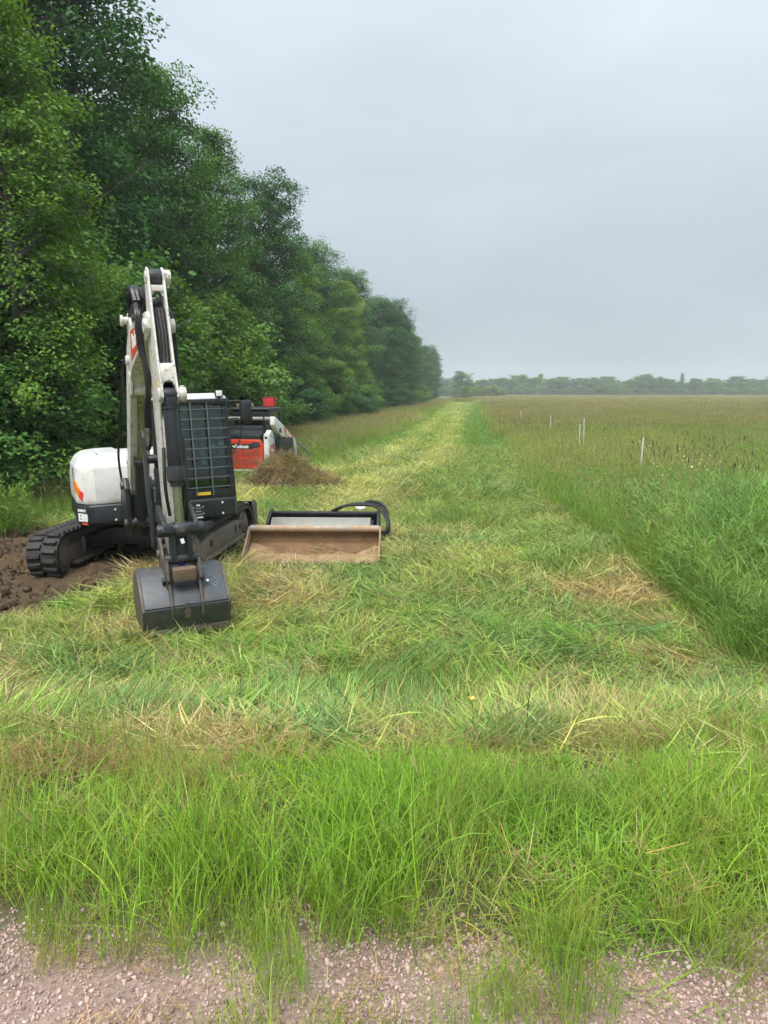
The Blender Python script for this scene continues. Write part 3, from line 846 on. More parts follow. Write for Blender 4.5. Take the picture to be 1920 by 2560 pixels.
boom_poly = [(1.12, 1.36), (1.16, 1.24), (1.30, 1.19), (1.44, 1.28), (1.75, 1.72), (2.30, 2.62), (2.50, 2.80), (2.80, 2.90), (3.75, 3.10), (3.98, 3.14), (4.09, 3.22), (4.08, 3.34), (3.97, 3.40), (3.20, 3.40), (2.66, 3.36), (2.42, 3.30), (2.22, 3.14), (1.95, 2.76), (1.30, 1.62)]
bm_ = MB(); bm_.prism(boom_poly, -0.118, 0.118)
boom = bm_.build('boom', 'boom_white', EXC, VB, 0.018)
rib = MB()
for s_ in (-1, 1):
    rib.tube([(1.5, s_ * 0.120, 1.36), (2.36, s_ * 0.120, 2.68), (2.55, s_ * 0.120, 2.84), (2.85, s_ * 0.120, 2.925), (3.8, s_ * 0.120, 3.13)], 0.008, 6)
split_build(rib, 'weld_seam', 'boom_white', boom, VB, 0.0)
bt = MB()
bt.cyl((4.0, -0.155, 3.25), (4.0, -0.090, 3.25), 0.075, 20); bt.cyl((4.0, 0.090, 3.25), (4.0, 0.165, 3.25), 0.075, 20)
bt.cyl((2.35, -0.155, 2.98), (2.35, 0.155, 2.98), 0.06, 20)
bt.cyl((2.52, -0.20, 3.44), (2.52, -0.17, 3.44), 0.065, 20); bt.cyl((2.52, -0.17, 3.44), (2.52, 0.17, 3.44), 0.045, 16)
bt.prism([(2.38, 3.2), (2.42, 3.46), (2.5, 3.53), (2.58, 3.5), (2.72, 3.36)], -0.115, -0.085); bt.prism([(2.38, 3.2), (2.42, 3.46), (2.5, 3.53), (2.58, 3.5), (2.72, 3.36)], 0.085, 0.115)
split_build(bt, 'pivot_boss', 'boom_white', boom, VB, 0.008)
dc = MB(); dc.add([(2.62, -0.122, 2.96), (2.72, -0.122, 3.30), (3.60, -0.122, 3.34), (3.52, -0.122, 3.12), (2.62, -0.119, 2.96), (2.72, -0.119, 3.30), (3.60, -0.119, 3.34), (3.52, -0.119, 3.12)],
                  [(0, 1, 2, 3), (4, 5, 6, 7), (0, 1, 5, 4), (1, 2, 6, 5), (2, 3, 7, 6), (3, 0, 4, 7)])
dec = dc.build('maker_decal', 'decal_red', boom, VB)
lettering('maker_lettering', 'Bobcat', 0.22, 'decal_white', dec, VB @ frame((3.12, -0.1235, 3.19), (1, 0, 0.10), (0, 0, 1)), 0.0015, 0.012)
# boom lift cylinder below the boom
c0, c1 = Vector((1.33, 0, 0.82)), Vector((2.30, 0, 2.62))
d_ = (c1 - c0).normalized()
bc = MB(); bc.cyl(c0 - d_ * 0.02, c0 + d_ * 0.98, 0.078, 22); bc.cyl(c0 + d_ * 0.93, c0 + d_ * 1.03, 0.095, 22); bc.cyl(c0 + Vector((0, -0.09, 0)), c0 + Vector((0, 0.09, 0)), 0.085, 18)
bco = bc.build('boom_cylinder', 'dark_paint', EXC, VB, 0.006)
br = MB(); br.cyl(c0 + d_ * 1.02, c1, 0.042, 18); br.build('piston_rod', 'rod_chrome', bco, VB)
be = MB(); be.cyl(c1 + Vector((0, -0.09, 0)), c1 + Vector((0, 0.09, 0)), 0.07, 18); be.prism([(2.22, 2.52), (2.16, 2.70), (2.30, 2.86), (2.46, 2.80), (2.38, 2.56)], -0.13, -0.1); be.prism([(2.22, 2.52), (2.16, 2.70), (2.30, 2.86), (2.46, 2.80), (2.38, 2.56)], 0.1, 0.13)
be.build('rod_eye', 'boom_white', bco, VB, 0.006)
# stick: two side plates, webs, box body
sp_poly = [(3.88, 3.66), (3.92, 3.80), (4.00, 3.84), (4.08, 3.80), (4.17, 3.40), (4.30, 2.90), (4.42, 2.62), (4.44, 2.52), (4.38, 2.46), (4.26, 2.44), (4.20, 2.30), (4.16, 1.10), (4.13, 0.86), (4.04, 0.79), (3.96, 0.86), (3.90, 1.2), (3.82, 2.4), (3.82, 3.0), (3.86, 3.35)]
sk_ = MB()
for s_ in (-1, 1):
    sk_.prism(sp_poly, s_ * 0.064, s_ * 0.088)
stick = sk_.build('stick', 'boom_white', EXC, VB, 0.010)
web = MB()
web.box(3.835, 3.865, -0.066, 0.066, 2.5, 3.02)
web.box(4.02, 4.10, -0.066, 0.066, 3.59, 3.65)
web.prism([(4.262, 2.76), (4.302, 2.86), (4.345, 2.78), (4.36, 2.68), (4.32, 2.66)], -0.066, 0.066)
web.prism([(3.87, 2.5), (4.20, 2.36), (4.155, 1.2), (3.95, 1.2)], -0.063, 0.063)
web.build('web_plate', 'boom_white', stick, VB, 0.006)
ar = MB()      # arched cut-outs under the webs
for (zc, pc, w_) in ((3.60, 4.085, 1), (2.70, 4.36, 1)):
    for k in range(8):
        t0, t1 = math.pi * k / 8, math.pi * (k + 1) / 8
        r_ = 0.050
        q = [(pc, r_ * math.cos(t0), zc - 0.06 + r_ * math.sin(t0)), (pc, r_ * math.cos(t1), zc - 0.06 + r_ * math.sin(t1)), (pc, 0.064 * math.cos(t1) / max(abs(math.cos(t1)), abs(math.sin(t1))), zc - 0.06 + 0.064 * math.sin(t1) / max(abs(math.cos(t1)), abs(math.sin(t1)))), (pc, 0.064 * math.cos(t0) / max(abs(math.cos(t0)), abs(math.sin(t0))), zc - 0.06 + 0.064 * math.sin(t0) / max(abs(math.cos(t0)), abs(math.sin(t0))))]
        q2 = [(a - 0.02, b, c) for a, b, c in q]
        ar.add(q + q2, [(0, 1, 2, 3), (7, 6, 5, 4), (0, 4, 5, 1), (1, 5, 6, 2), (2, 6, 7, 3), (3, 7, 4, 0)])
ar.build('arch_plate', 'boom_white', stick, VB)
bs = MB()
bs.cyl((4.0, 0.088, 3.74), (4.0, 0.155, 3.74), 0.072, 20); bs.cyl((4.0, -0.10, 3.74), (4.0, -0.088, 3.74), 0.06, 20)
bs.cyl((4.36, 0.088, 2.54), (4.36, 0.165, 2.54), 0.075, 20); bs.cyl((4.36, -0.115, 2.54), (4.36, -0.088, 2.54), 0.072, 20)
bs.cyl((4.36, 0.13, 2.60), (4.36, 0.13, 2.63), 0.026, 10); bs.cyl((4.0, 0.125, 3.67), (4.0, 0.125, 3.63), 0.018, 10)
split_build(bs, 'pin_boss', 'boom_white', stick, VB, 0.01)
MB().obox((4.20, -0.0895, 2.62), 0.05, 0.004, 0.14).build('orange_sticker', 'decal_yellow', stick, VB)
MB().obox((3.80, 0.0, 3.50), 0.02, 0.085, 0.12).build('white_tag', 'decal_white', stick, VB)
# arm cylinder along the boom's back
a0, a1 = Vector((2.52, 0, 3.46)), Vector((4.0, 0, 3.74))
da = (a1 - a0).normalized()
ac = MB(); ac.cyl(a0, a0 + da * 0.95, 0.075, 20); ac.cyl(a0 + da * 0.90, a0 + da * 1.0, 0.09, 20)
aco = ac.build('arm_cylinder', 'dark_paint', EXC, VB, 0.006)
ad_ = MB(); ad_.cyl(a0 + da, a1 - da * 0.06, 0.04, 16); ad_.build('piston_rod', 'rod_chrome', aco, VB)
ae = MB(); ae.cyl(a1 + Vector((0, -0.060, 0)), a1 + Vector((0, 0.060, 0)), 0.082, 24); ae.build('rod_eye', 'charcoal_paint', aco, VB, 0.01)
# bucket cylinder on the stick's front
k0, k1 = Vector((4.36, 0, 2.54)), Vector((4.42, 0, 1.19))
dk = (k1 - k0).normalized()
kc = MB(); kc.cyl(k0 + Vector((0, -0.058, 0)), k0 + Vector((0, 0.058, 0)), 0.072, 20); kc.box(4.31, 4.44, -0.055, 0.055, 2.40, 2.52); kc.cyl(k0 + dk * 0.12, k0 + dk * 0.78, 0.074, 26); kc.cyl(k0 + dk * 0.12, k0 + dk * 0.15, 0.082, 26)
kco = kc.build('bucket_cylinder', 'dark_paint', EXC, VB, 0.006)
kg = MB(); kg.cyl(k0 + dk * 0.72, k0 + dk * 0.87, 0.092, 10); kg.cyl(k0 + dk * 0.86, k0 + dk * 0.93, 0.064, 20)
for k in range(6):
    t = k / 6 * 2 * math.pi
    kg.cyl(k0 + dk * 0.87 + Vector((0.075 * math.cos(t), 0.075 * math.sin(t), 0)), k0 + dk * 0.89 + Vector((0.075 * math.cos(t), 0.075 * math.sin(t), 0)), 0.014, 6)
kg.build('gland', 'charcoal_paint', kco, VB, 0.008)
kr = MB(); kr.cyl(k0 + dk * 0.92, k1, 0.046, 20); kr.build('piston_rod', 'rod_chrome', kco, VB)
# linkage
lk = MB(); lk.cyl((4.42, -0.235, 1.17), (4.42, 0.235, 1.17), 0.068, 22); lk.cyl((4.42, -0.06, 1.17), (4.42, 0.06, 1.17), 0.085, 22)
lk.obox((4.485, -0.125, 1.19), 0.05, 0.085, 0.075); lk.obox((4.485, 0.125, 1.19), 0.05, 0.085, 0.075)
linko = lk.build('link_pin', 'charcoal_paint', EXC, VB, 0.012)
q = MB(); q.cyl((4.50, 0, 1.18), (4.512, 0, 1.18), 0.028, 14); q.build('grease_fitting', 'worn_steel', linko, VB)
MB().obox((4.50, 0.0, 1.06), 0.010, 0.036, 0.05, (0.3, 0, 0)).build('paper_tag', 'decal_white', linko, VB)
for s_ in (-1, 1):
    g_ = MB(); g_.prism([(4.05, 1.24), (4.03, 1.34), (4.10, 1.40), (4.46, 1.26), (4.50, 1.16), (4.42, 1.10)], s_ * 0.16 - 0.024 * 1, s_ * 0.16 + 0.024)
    g_.build('guide_link', 'charcoal_paint', EXC, VB, 0.012)
hl = MB(); hl.prism([(4.36, 1.20), (4.48, 1.20), (4.45, 0.95), (4.44, 0.84), (4.36, 0.80), (4.31, 0.88)], -0.115, -0.055); hl.prism([(4.36, 1.20), (4.48, 1.20), (4.45, 0.95), (4.44, 0.84), (4.36, 0.80), (4.31, 0.88)], 0.055, 0.115)
hl.box(4.36, 4.42, -0.06, 0.06, 0.90, 1.16); hl.cyl((4.38, -0.17, 0.86), (4.38, 0.17, 0.86), 0.055, 18)
hl.build('bucket_link', 'charcoal_paint', EXC, VB, 0.012)
MB().obox((4.30, -0.075, 1.06), 0.05, 0.045, 0.13).build('wooden_shim', 'rusty_block', EXC, VB, 0.004)
cp = MB()
for s_ in (-1, 1):
    cp.prism([(4.0, 1.06), (4.10, 1.06), (4.24, 0.86), (4.46, 0.86), (4.50, 0.66), (4.42, 0.56), (4.10, 0.58), (3.97, 0.75)], s_ * 0.165 - 0.014, s_ * 0.165 + 0.014)
cp.cyl((4.04, -0.20, 0.86), (4.04, 0.20, 0.86), 0.05, 16)
cpo = cp.build('quick_coupler', 'worn_steel', EXC, VB, 0.006)
MB().obox((4.47, 0, 0.715), 0.10, 0.235, 0.13, (0, 0.15, 0)).build('coupler_block', 'rusty_block', cpo, VB, 0.012)
q = MB(); q.cyl((4.36, 0, 0.78), (4.36, 0, 0.88), 0.035, 14); q.build('blue_cap', 'cap_blue', cpo, VB)
# thumb folded up behind the stick
for s_ in (-1, 1):
    th = MB(); th.prism([(3.83, 0.92), (3.93, 0.90), (3.96, 1.00), (3.86, 1.55), (3.80, 2.10), (3.74, 2.18), (3.66, 2.10), (3.70, 1.5)], s_ * 0.205 - 0.016, s_ * 0.205 + 0.016)
    th.build('thumb_plate', 'charcoal_paint', EXC, VB, 0.005)
tb = MB(); tb.cyl((3.88, -0.225, 0.98), (3.88, 0.225, 0.98), 0.05, 16); tb.cyl((3.76, -0.2, 1.86), (3.76, 0.2, 1.86), 0.05, 16); tb.box(3.70, 3.80, -0.12, 0.12, 1.2, 1.75)
split_build(tb, 'thumb_crossbar', 'dark_paint', EXC, VB, 0.008)
# bucket
bp = [(4.26, 0.78), (4.33, 0.72), (4.52, 0.42), (4.535, 0.36), (4.44, 0.05), (4.40, 0.03), (3.98, 0.10), (3.84, 0.34), (3.90, 0.66), (4.05, 0.79)]
shell_out = [(4.02, 0.80), (4.20, 0.795), (4.30, 0.74), (4.515, 0.41), (4.53, 0.36), (4.43, 0.03)]
shell_in = [(4.41, 0.04), (4.505, 0.36), (4.49, 0.40), (4.28, 0.72), (4.19, 0.77), (4.02, 0.775)]
def low(pl): return [(p_, 0.085 + z_ * 0.80) for p_, z_ in pl]
bk = MB(); bk.prism(low(shell_out + shell_in), -0.43, 0.43)
bucket = bk.build('bucket', 'bucket_steel', EXC, VB, 0.004)
for s_ in (-1, 1):
    MB().prism(low(bp), s_ * 0.438 - 0.014, s_ * 0.438 + 0.014).build('side_plate', 'worn_steel', bucket, VB, 0.005)
    er = MB(); er.prism(low([(4.15, 0.80), (4.20, 0.94), (4.34, 0.97), (4.44, 0.84), (4.48, 0.60), (4.545, 0.40), (4.53, 0.22), (4.49, 0.22), (4.52, 0.36), (4.50, 0.41), (4.29, 0.73)]), s_ * 0.155 - 0.012, s_ * 0.155 + 0.012)
    er.build('bucket_ear', 'worn_steel', bucket, VB, 0.004)
    q = MB(); q.cyl((4.37, s_ * 0.165, 0.635), (4.37, s_ * 0.215, 0.635), 0.036, 16); q.build('ear_boss', 'charcoal_paint', bucket, VB, 0.006)
lp = MB(); lp.box(4.36, 4.452, -0.445, 0.445, 0.08, 0.135); lp.build('cutting_edge', 'worn_steel', bucket, VB, 0.005)
sm_ = MB(); sm_.box(4.524, 4.530, -0.423, 0.423, 0.391, 0.398); sm_.build('seam', 'frame_paint', bucket, VB)
MB().obox((4.508, 0.0, 0.29), 0.012, 0.06, 0.085, (0, 0.28, 0)).build('drain_slot', 'rusty_block', bucket, VB)
MB().obox((4.524, 0.0, 0.37), 0.02, 0.03, 0.10, (0, 0.15, 0)).build('wear_bar', 'worn_steel', bucket, VB)
q = MB(); q.cyl((4.40, 0.235, 0.59), (4.435, 0.24, 0.605), 0.014, 8); q.build('bolt', 'lamp_lens', bucket, VB)
def slope(v, s):   # point on the upper back plate; s 0 top .. 1 seam
    return (4.303 + (4.518 - 4.303) * s + 0.003, v, 0.085 + 0.80 * (0.742 - (0.742 - 0.412) * s) + 0.002)
ck = MB()
for strokes in ([(0.27, 0.18), (0.31, 0.17)], [(0.25, 0.30), (0.27, 0.36), (0.275, 0.42)], [(0.30, 0.24), (0.33, 0.28), (0.31, 0.34), (0.28, 0.33)], [(0.28, 0.44), (0.32, 0.56), (0.325, 0.62)], [(0.32, 0.42), (0.345, 0.46), (0.33, 0.54), (0.30, 0.50)]):
    ck.tube([slope(v, s) for v, s in strokes], 0.0022, 5, samp=3)
ck.build('chalk_marks', 'decal_grey', bucket, VB)
# hydraulic hoses
def hose(pts, r=0.016, n=8):
    MB().tube(pts, r, n, samp=6).build('hose', 'hose_black', EXC, VB)
for dv, w_ in ((-0.035, 0.05), (0.0, 0.0), (0.035, 0.04)):
    hose([(3.2, dv, 3.42), (3.7, dv, 3.52 + w_ * .4), (4.0, dv, 3.45), (4.10, dv, 3.15), (4.17, dv, 2.9), (4.22, dv, 2.65), (4.2, dv, 2.45)], 0.022)
for dv in (-0.03, 0.005, 0.035):
    hose([(4.08, dv, 3.42), (4.16, dv + 0.01, 3.15), (4.22, dv, 2.88), (4.28, dv * .7, 2.74)], 0.024)
for k, dv in enumerate((-0.135, -0.155, -0.12)):
    hose([(3.0, -0.15, 3.45), (3.55, dv - 0.02, 3.52 - 0.02 * k), (3.80, dv - 0.03, 3.40), (3.80, dv - 0.025, 3.05), (3.84, dv + 0.05 * (k == 1), 2.72), (3.78, dv, 2.45), (3.70, dv, 2.2)], 0.022)
for k, dv in enumerate((0.125, 0.15)):
    hose([(3.2, 0.16, 3.43), (3.6, dv, 3.50), (3.85, dv + 0.02, 3.35), (3.88, dv + 0.04, 2.95), (3.92, dv + 0.01, 2.5), (3.96, dv - 0.01, 2.0), (3.96, dv, 1.6), (3.90, dv - 0.02, 1.3)], 0.018)
hose([(2.9, -0.10, 3.50), (3.15, -0.17, 3.68), (3.4, -0.16, 3.70), (3.5, -0.14, 3.55)], 0.035)
hose([(2.9, -0.05, 3.50), (3.15, -0.10, 3.68), (3.4, -0.11, 3.70), (3.5, -0.10, 3.55)], 0.035)
hose([(4.22, -0.075, 2.0), (4.31, -0.10, 1.7), (4.31, -0.095, 1.50), (4.28, -0.07, 1.30)], 0.018)
hose([(4.24, 0.08, 1.9), (4.33, 0.10, 1.65), (4.34, 0.10, 1.42), (4.30, 0.09, 1.25)], 0.018)
hose([(1.95, 0.09, 2.35), (2.02, 0.13, 2.1), (1.95, 0.10, 1.86), (1.84, 0.06, 1.9)], 0.020)
hose([(2.2, 0.06, 2.75), (2.12, 0.09, 2.5), (2.03, 0.08, 2.4), (1.98, 0.09, 2.3)], 0.016)
hose([(0.95, -0.16, 1.25), (1.25, -0.22, 1.75), (1.7, -0.18, 2.4), (2.05, -0.16, 3.0)], 0.016)
cl_ = MB(); cl_.obox((3.79, -0.15, 3.18), 0.06, 0.09, 0.02); cl_.build('hose_clamp', 'worn_steel', EXC, VB)

# ================================================================== COMPACT TRACK LOADER
LH = R(10.5)
LOA = empty('track_loader', (-4.38, 23.65, -1.03))
tag(LOA, 'white compact track loader seen from behind, red rear grille, by the debris heap', 'track loader')
W = Matrix(((math.sin(LH), -math.cos(LH), 0, 0), (math.cos(LH), math.sin(LH), 0, 0), (0, 0, 1, 0), (0, 0, 0, 1)))   # f forward, l left, z
lb = MB(); lb.prism([(0.03, 0.34), (0.30, 0.22), (2.2, 0.22), (2.3, 0.6), (2.2, 1.2), (0.6, 1.32), (0.03, 1.18)], -0.62, 0.62)
lb.build('body', 'charcoal_paint', LOA, W, 0.02)
rd = MB()
door = [(-0.70, 0.42), (-0.58, 0.27), (0.58, 0.27), (0.70, 0.42), (0.712, 1.02), (0.62, 1.18), (-0.62, 1.18), (-0.712, 1.02)]
rd.prism(door, -0.04, 0.04, 'yz')
rdoor = rd.build('rear_door', 'loader_red', LOA, W, 0.03, seg=3)
bot = MB(); bot.prism([(-0.72, 0.20), (0.72, 0.20), (0.74, 0.265), (-0.74, 0.265)], -0.03, 0.06, 'yz'); bot.build('bumper_edge', 'white_paint', LOA, W, 0.008)
und = MB(); und.prism([(-0.02, 0.20), (0.30, 0.07), (1.6, 0.10), (1.6, 0.24), (0.0, 0.24)], -0.68, 0.68); und.build('belly_plate', 'track_frame_mud', LOA, W, 0.01)
for lo, l1_, zb, zt in ((-0.62, -0.36, 0.67, 0.93), (-0.33, -0.03, 0.67, 0.87), (0.03, 0.33, 0.67, 0.87), (0.36, 0.62, 0.67, 0.93), (-0.58, -0.34, 0.44, 0.63), (-0.31, -0.03, 0.42, 0.63), (0.03, 0.31, 0.42, 0.63), (0.34, 0.58, 0.44, 0.63)):
    gm = MB(); gm.box(-0.046, -0.030, lo, l1_, zb, zt)
    g_ = gm.build('grille_panel', 'loader_mesh', rdoor, W, 0.004)
    for k in range(int((zt - zb) / 0.026)):
        MB().box(-0.050, -0.046, lo + 0.008, l1_ - 0.008, zb + 0.012 + k * 0.026, zb + 0.021 + k * 0.026).build('grille_slat', 'loader_red' if k % 2 else 'loader_mesh', g_, W)
nb = MB(); nb.prism([(-0.62, 0.97), (-0.30, 0.89), (0.30, 0.89), (0.62, 0.97), (0.60, 1.11), (0.30, 1.05), (-0.30, 1.05), (-0.60, 1.11)], -0.052, -0.035, 'yz')
band = nb.build('name_band', 'plastic_black', rdoor, W, 0.006)
lettering('maker_name', 'Bobcat', 0.15, 'decal_white', band, W @ frame((-0.054, -0.04, 0.965), (0, -1, 0), (0, 0, 1)), 0.002, 0.006)
lg_ = MB(); lg_.prism([(0.20, 0.93), (0.25, 0.945), (0.28, 1.0), (0.24, 0.985), (0.21, 0.985), (0.17, 1.0), (0.14, 0.945), (0.19, 0.93)], -0.056, -0.052, 'yz'); lg_.build('maker_emblem', 'decal_white', band, W)
for s_ in (-1, 1):
    tl = MB(); tl.prism([(s_ * 0.30, 0.93), (s_ * 0.52, 0.95), (s_ * 0.60, 1.0), (s_ * 0.58, 1.10), (s_ * 0.42, 1.12), (s_ * 0.30, 1.05)], -0.060, -0.045, 'yz'); tl.build('tail_lamp', 'seat_fabric', rdoor, W, 0.004)
q = MB(); q.cyl((-0.045, 0.0, 1.12), (-0.035, 0.0, 1.12), 0.025, 12); q.build('latch', 'plastic_black', rdoor, W)
hdv = MB(); hdv.prism([(0.0, 1.18), (0.0, 1.30), (0.85, 1.58), (0.95, 1.2)], -0.62, 0.62); hdo = hdv.build('rear_hood', 'dark_paint', LOA, W, 0.02)
scn = MB(); scn.add([(0.12, -0.44, 1.347), (0.12, 0.44, 1.347), (0.76, 0.40, 1.558), (0.76, -0.40, 1.558)], [(0, 1, 2, 3)]); scn.build('hood_screen', 'charcoal_paint', hdo, W)
for s_ in (-1, 1):
    up = MB(); up.prism([(0.02, 0.28), (0.10, 0.18), (0.62, 0.02), (0.66, 0.10), (0.66, 0.72), (0.60, 1.22), (0.42, 1.44), (0.30, 1.46), (0.10, 1.34), (0.0, 1.36), (0.0, 0.5)], s_ * 0.72, s_ * 0.875)
    upo = up.build('upright', 'white_paint', LOA, W, 0.02)
    if s_ < 0:
        dq = MB(); dq.prism([(0.12, 0.98), (0.46, 1.04), (0.60, 0.86), (0.60, 0.44), (0.50, 0.36), (0.30, 0.60), (0.12, 0.64)], -0.884, -0.876); dqo = dq.build('red_decal', 'decal_red', upo, W)
        dq2 = MB(); dq2.prism([(0.16, 0.93), (0.40, 0.97), (0.42, 0.70), (0.16, 0.67)], -0.888, -0.884); dq2.build('grey_decal', 'decal_grey', dqo, W)
        lettering('model_number', 'T76', 0.15, 'decal_white', dqo, W @ frame((0.29, -0.890, 0.82), (1, 0, 0), (0, 0, 1)), 0.002, 0.004)
        for (f_, z_) in ((0.30, 1.28), (0.50, 1.22), (0.50, 0.2)):
            q = MB(); q.cyl((f_, -0.885, z_), (f_, -0.87, z_), 0.03, 12); q.build('bolt', 'plastic_black', upo, W)
        MB().obox((-0.004, -0.80, 1.24), 0.012, 0.09, 0.06).build('black_badge', 'plastic_black', upo, W)
        MB().obox((-0.004, -0.82, 0.30), 0.012, 0.05, 0.035).build('red_reflector', 'lamp_red', upo, W)
# tracks
lug_l = MB().obox((0, 0, 0.012), 0.03, 0.36, 0.024).mesh('lug', 'rubber', None, 0.005)
for s_ in (-1, 1):
    lc = s_ * 0.80 + s_ * 0.03
    outer = [(0.55, 0.02), (1.95, 0.02), (2.25, 0.12), (2.42, 0.33), (2.38, 0.50), (2.20, 0.60), (1.2, 0.74), (0.85, 0.78), (0.62, 0.74), (0.46, 0.56), (0.38, 0.30), (0.42, 0.12)]
    cx_, cz_ = 1.35, 0.38
    inner = [(a + (cx_ - a) * 0.05, b + (cz_ - b) * 0.14) for a, b in outer]
    tr = track(LOA, W, outer, inner, lc - 0.19, lc + 0.19, None)
    for (g, z, tg, tz) in resample(outer, 0.088):
        M = Matrix(((tg, 0, tz, g), (0, 1, 0, lc), (tz, 0, -tg, z), (0, 0, 0, 1)))
        o = link(bpy.data.objects.new('lug', lug_l), tr); o.matrix_local = W @ M
    tf = MB(); tf.prism([(0.7, 0.14), (1.95, 0.14), (2.1, 0.4), (1.1, 0.56), (0.7, 0.4)], lc - 0.12, lc + 0.12); tf.build('track_frame', 'frame_paint', LOA, W, 0.01)
    for g in (0.62, 2.12):
        w = MB(); w.cyl((g, lc - 0.13, 0.34), (g, lc + 0.13, 0.34), 0.20, 20); w.build('idler_wheel', 'wheel_mud', LOA, W, 0.01)
    fd = MB(); fd.prism([(0.66, 0.80), (1.9, 0.80), (2.1, 0.95), (2.0, 1.15), (0.66, 1.2)], lc - 0.20, lc + 0.08); fd.build('side_tank', 'frame_paint', LOA, W, 0.015)
    am = MB(); am.prism([(0.25, 1.88), (0.42, 1.84), (1.9, 1.28), (2.30, 1.10), (2.52, 0.85), (2.50, 0.50), (2.36, 0.48), (2.26, 0.80), (2.06, 0.92), (1.2, 1.22), (0.95, 1.20), (0.62, 1.36), (0.40, 1.52), (0.22, 1.62)], s_ * 0.93 - 0.075, s_ * 0.93 + 0.075)
    amo = am.build('lift_arm', 'white_paint', LOA, W, 0.025)
    if s_ < 0:
        dq = MB(); dq.prism([(1.15, 1.53), (1.30, 1.50), (2.12, 1.17), (2.12, 1.02), (1.98, 1.02), (1.28, 1.28)], -1.010, -1.0045); dqo = dq.build('maker_decal', 'decal_red', amo, W)
        lettering('maker_lettering', 'Bobcat', 0.21, 'decal_white', dqo, W @ frame((1.66, -1.0115, 1.25), (1, 0, -0.38), (0, 0, 1)), 0.002, 0.008)
        q = MB(); q.cyl((0.75, -1.03, 1.42), (0.75, -0.99, 1.42), 0.07, 16); q.build('pivot_pin', 'plastic_black', amo, W)
        MB().obox((1.3, -0.985, 1.02), 0.22, 0.01, 0.12).build('white_label', 'decal_white', LOA, W)
    lk2 = MB(); lk2.prism([(0.20, 1.88), (0.34, 1.90), (0.44, 1.6), (0.36, 1.30), (0.22, 1.36), (0.26, 1.6)], s_ * 0.66 - 0.03, s_ * 0.66 + 0.03); lk2.build('rear_link', 'plastic_black', LOA, W, 0.015)
ct = MB(); ct.cyl((0.28, -0.86, 1.80), (0.28, 0.86, 1.80), 0.062, 20); ct.build('cross_tube', 'tube_grey', LOA, W, 0.006)
lcab = MB()
for l_ in (-0.60, 0.60):
    post(lcab, (0.88, l_, 1.2), (0.92, l_ * 0.97, 2.0), 0.09); post(lcab, (2.16, l_, 1.0), (1.92, l_ * 0.97, 2.0), 0.08)
lcab.box(0.86, 1.98, -0.63, 0.63, 1.97, 2.06); lcab.box(0.84, 0.93, -0.60, 0.60, 1.2, 1.56); lcab.box(0.84, 0.93, -0.60, 0.60, 1.88, 1.98)
lcabo = lcab.build('cab_frame', 'dark_paint', LOA, W, 0.015)
lrf = MB(); lrf.loft([[(a, b, z) for a, b in ((0.80 + d, -0.66 + d), (2.02 - d, -0.66 + d), (2.02 - d, 0.66 - d), (0.80 + d, 0.66 - d))] for z, d in ((2.062, 0.0), (2.10, 0.0), (2.14, 0.06))]); lrf.build('cab_roof', 'plastic_black', lcabo, W, 0.015)
def lpane(pts): 
    vs = [Vector(p) for p in pts]; n = (vs[1] - vs[0]).cross(vs[2] - vs[0]).normalized() * 0.006
    MB().add(vs + [p + n for p in vs], [(0, 1, 2, 3), (7, 6, 5, 4), (0, 4, 5, 1), (1, 5, 6, 2), (2, 6, 7, 3), (3, 7, 4, 0)]).build('window', 'loader_glass', LOA, W)
lpane([(0.89, -0.56, 1.56), (0.89, 0.56, 1.56), (0.91, 0.54, 1.88), (0.91, -0.54, 1.88)])
lpane([(0.93, -0.60, 1.2), (2.12, -0.60, 1.2), (1.90, -0.582, 1.97), (0.95, -0.582, 1.97)])
lpane([(0.93, 0.60, 1.2), (2.12, 0.60, 1.2), (1.90, 0.582, 1.97), (0.95, 0.582, 1.97)])
lpane([(2.14, -0.56, 1.05), (2.14, 0.56, 1.05), (1.92, 0.54, 1.97), (1.92, -0.54, 1.97)])
ls = MB(); ls.box(1.1, 1.5, -0.25, 0.25, 1.1, 1.25); ls.box(1.05, 1.18, -0.25, 0.25, 1.2, 1.75); ls.build('operator_seat', 'seat_fabric', LOA, W, 0.04)
# things lying on the loader's roof
zr = -1.03 + 2.142
def onroof(f, l): 
    p = W @ Vector((f, l, 0)); return (p.x - 4.38, p.y + 23.65, zr)
CR = empty('red_crate', onroof(1.70, -0.36), (0, 0, -LH))
tag(CR, 'red plastic crate standing on the roof of the track loader', 'crate')
cb = MB(); cb.loft([[(x * s, y * s, z) for x, y in ((-0.17, -0.17), (0.17, -0.17), (0.17, 0.17), (-0.17, 0.17))] for z, s in ((0.002, 0.92), (0.30, 1.0))]); cb.build('crate_body', 'crate_red', CR, None, 0.012)
cc = MB(); cc.box(-0.185, 0.185, -0.185, 0.185, 0.301, 0.325); cc.build('crate_rim', 'crate_cap', CR, None, 0.006)
for x in (-0.09, 0.0, 0.09):
    MB().box(x - 0.012, x + 0.012, -0.180, -0.155, 0.03, 0.29).build('crate_rib', 'crate_red', CR)
    MB().box(0.155, 0.180, x - 0.012, x + 0.012, 0.03, 0.29).build('crate_rib', 'crate_red', CR)
WB = MB().box(-0.12, 0.12, -0.07, 0.07, 0.001, 0.13).build('wooden_block', 'wood_block', None, None, 0.01); WB.location = onroof(1.15, 0.12); WB.rotation_euler.z = 0.1
tag(WB, 'short brown wooden block on the loader roof, nearer the red crate', 'block', 'wooden blocks on the loader roof')
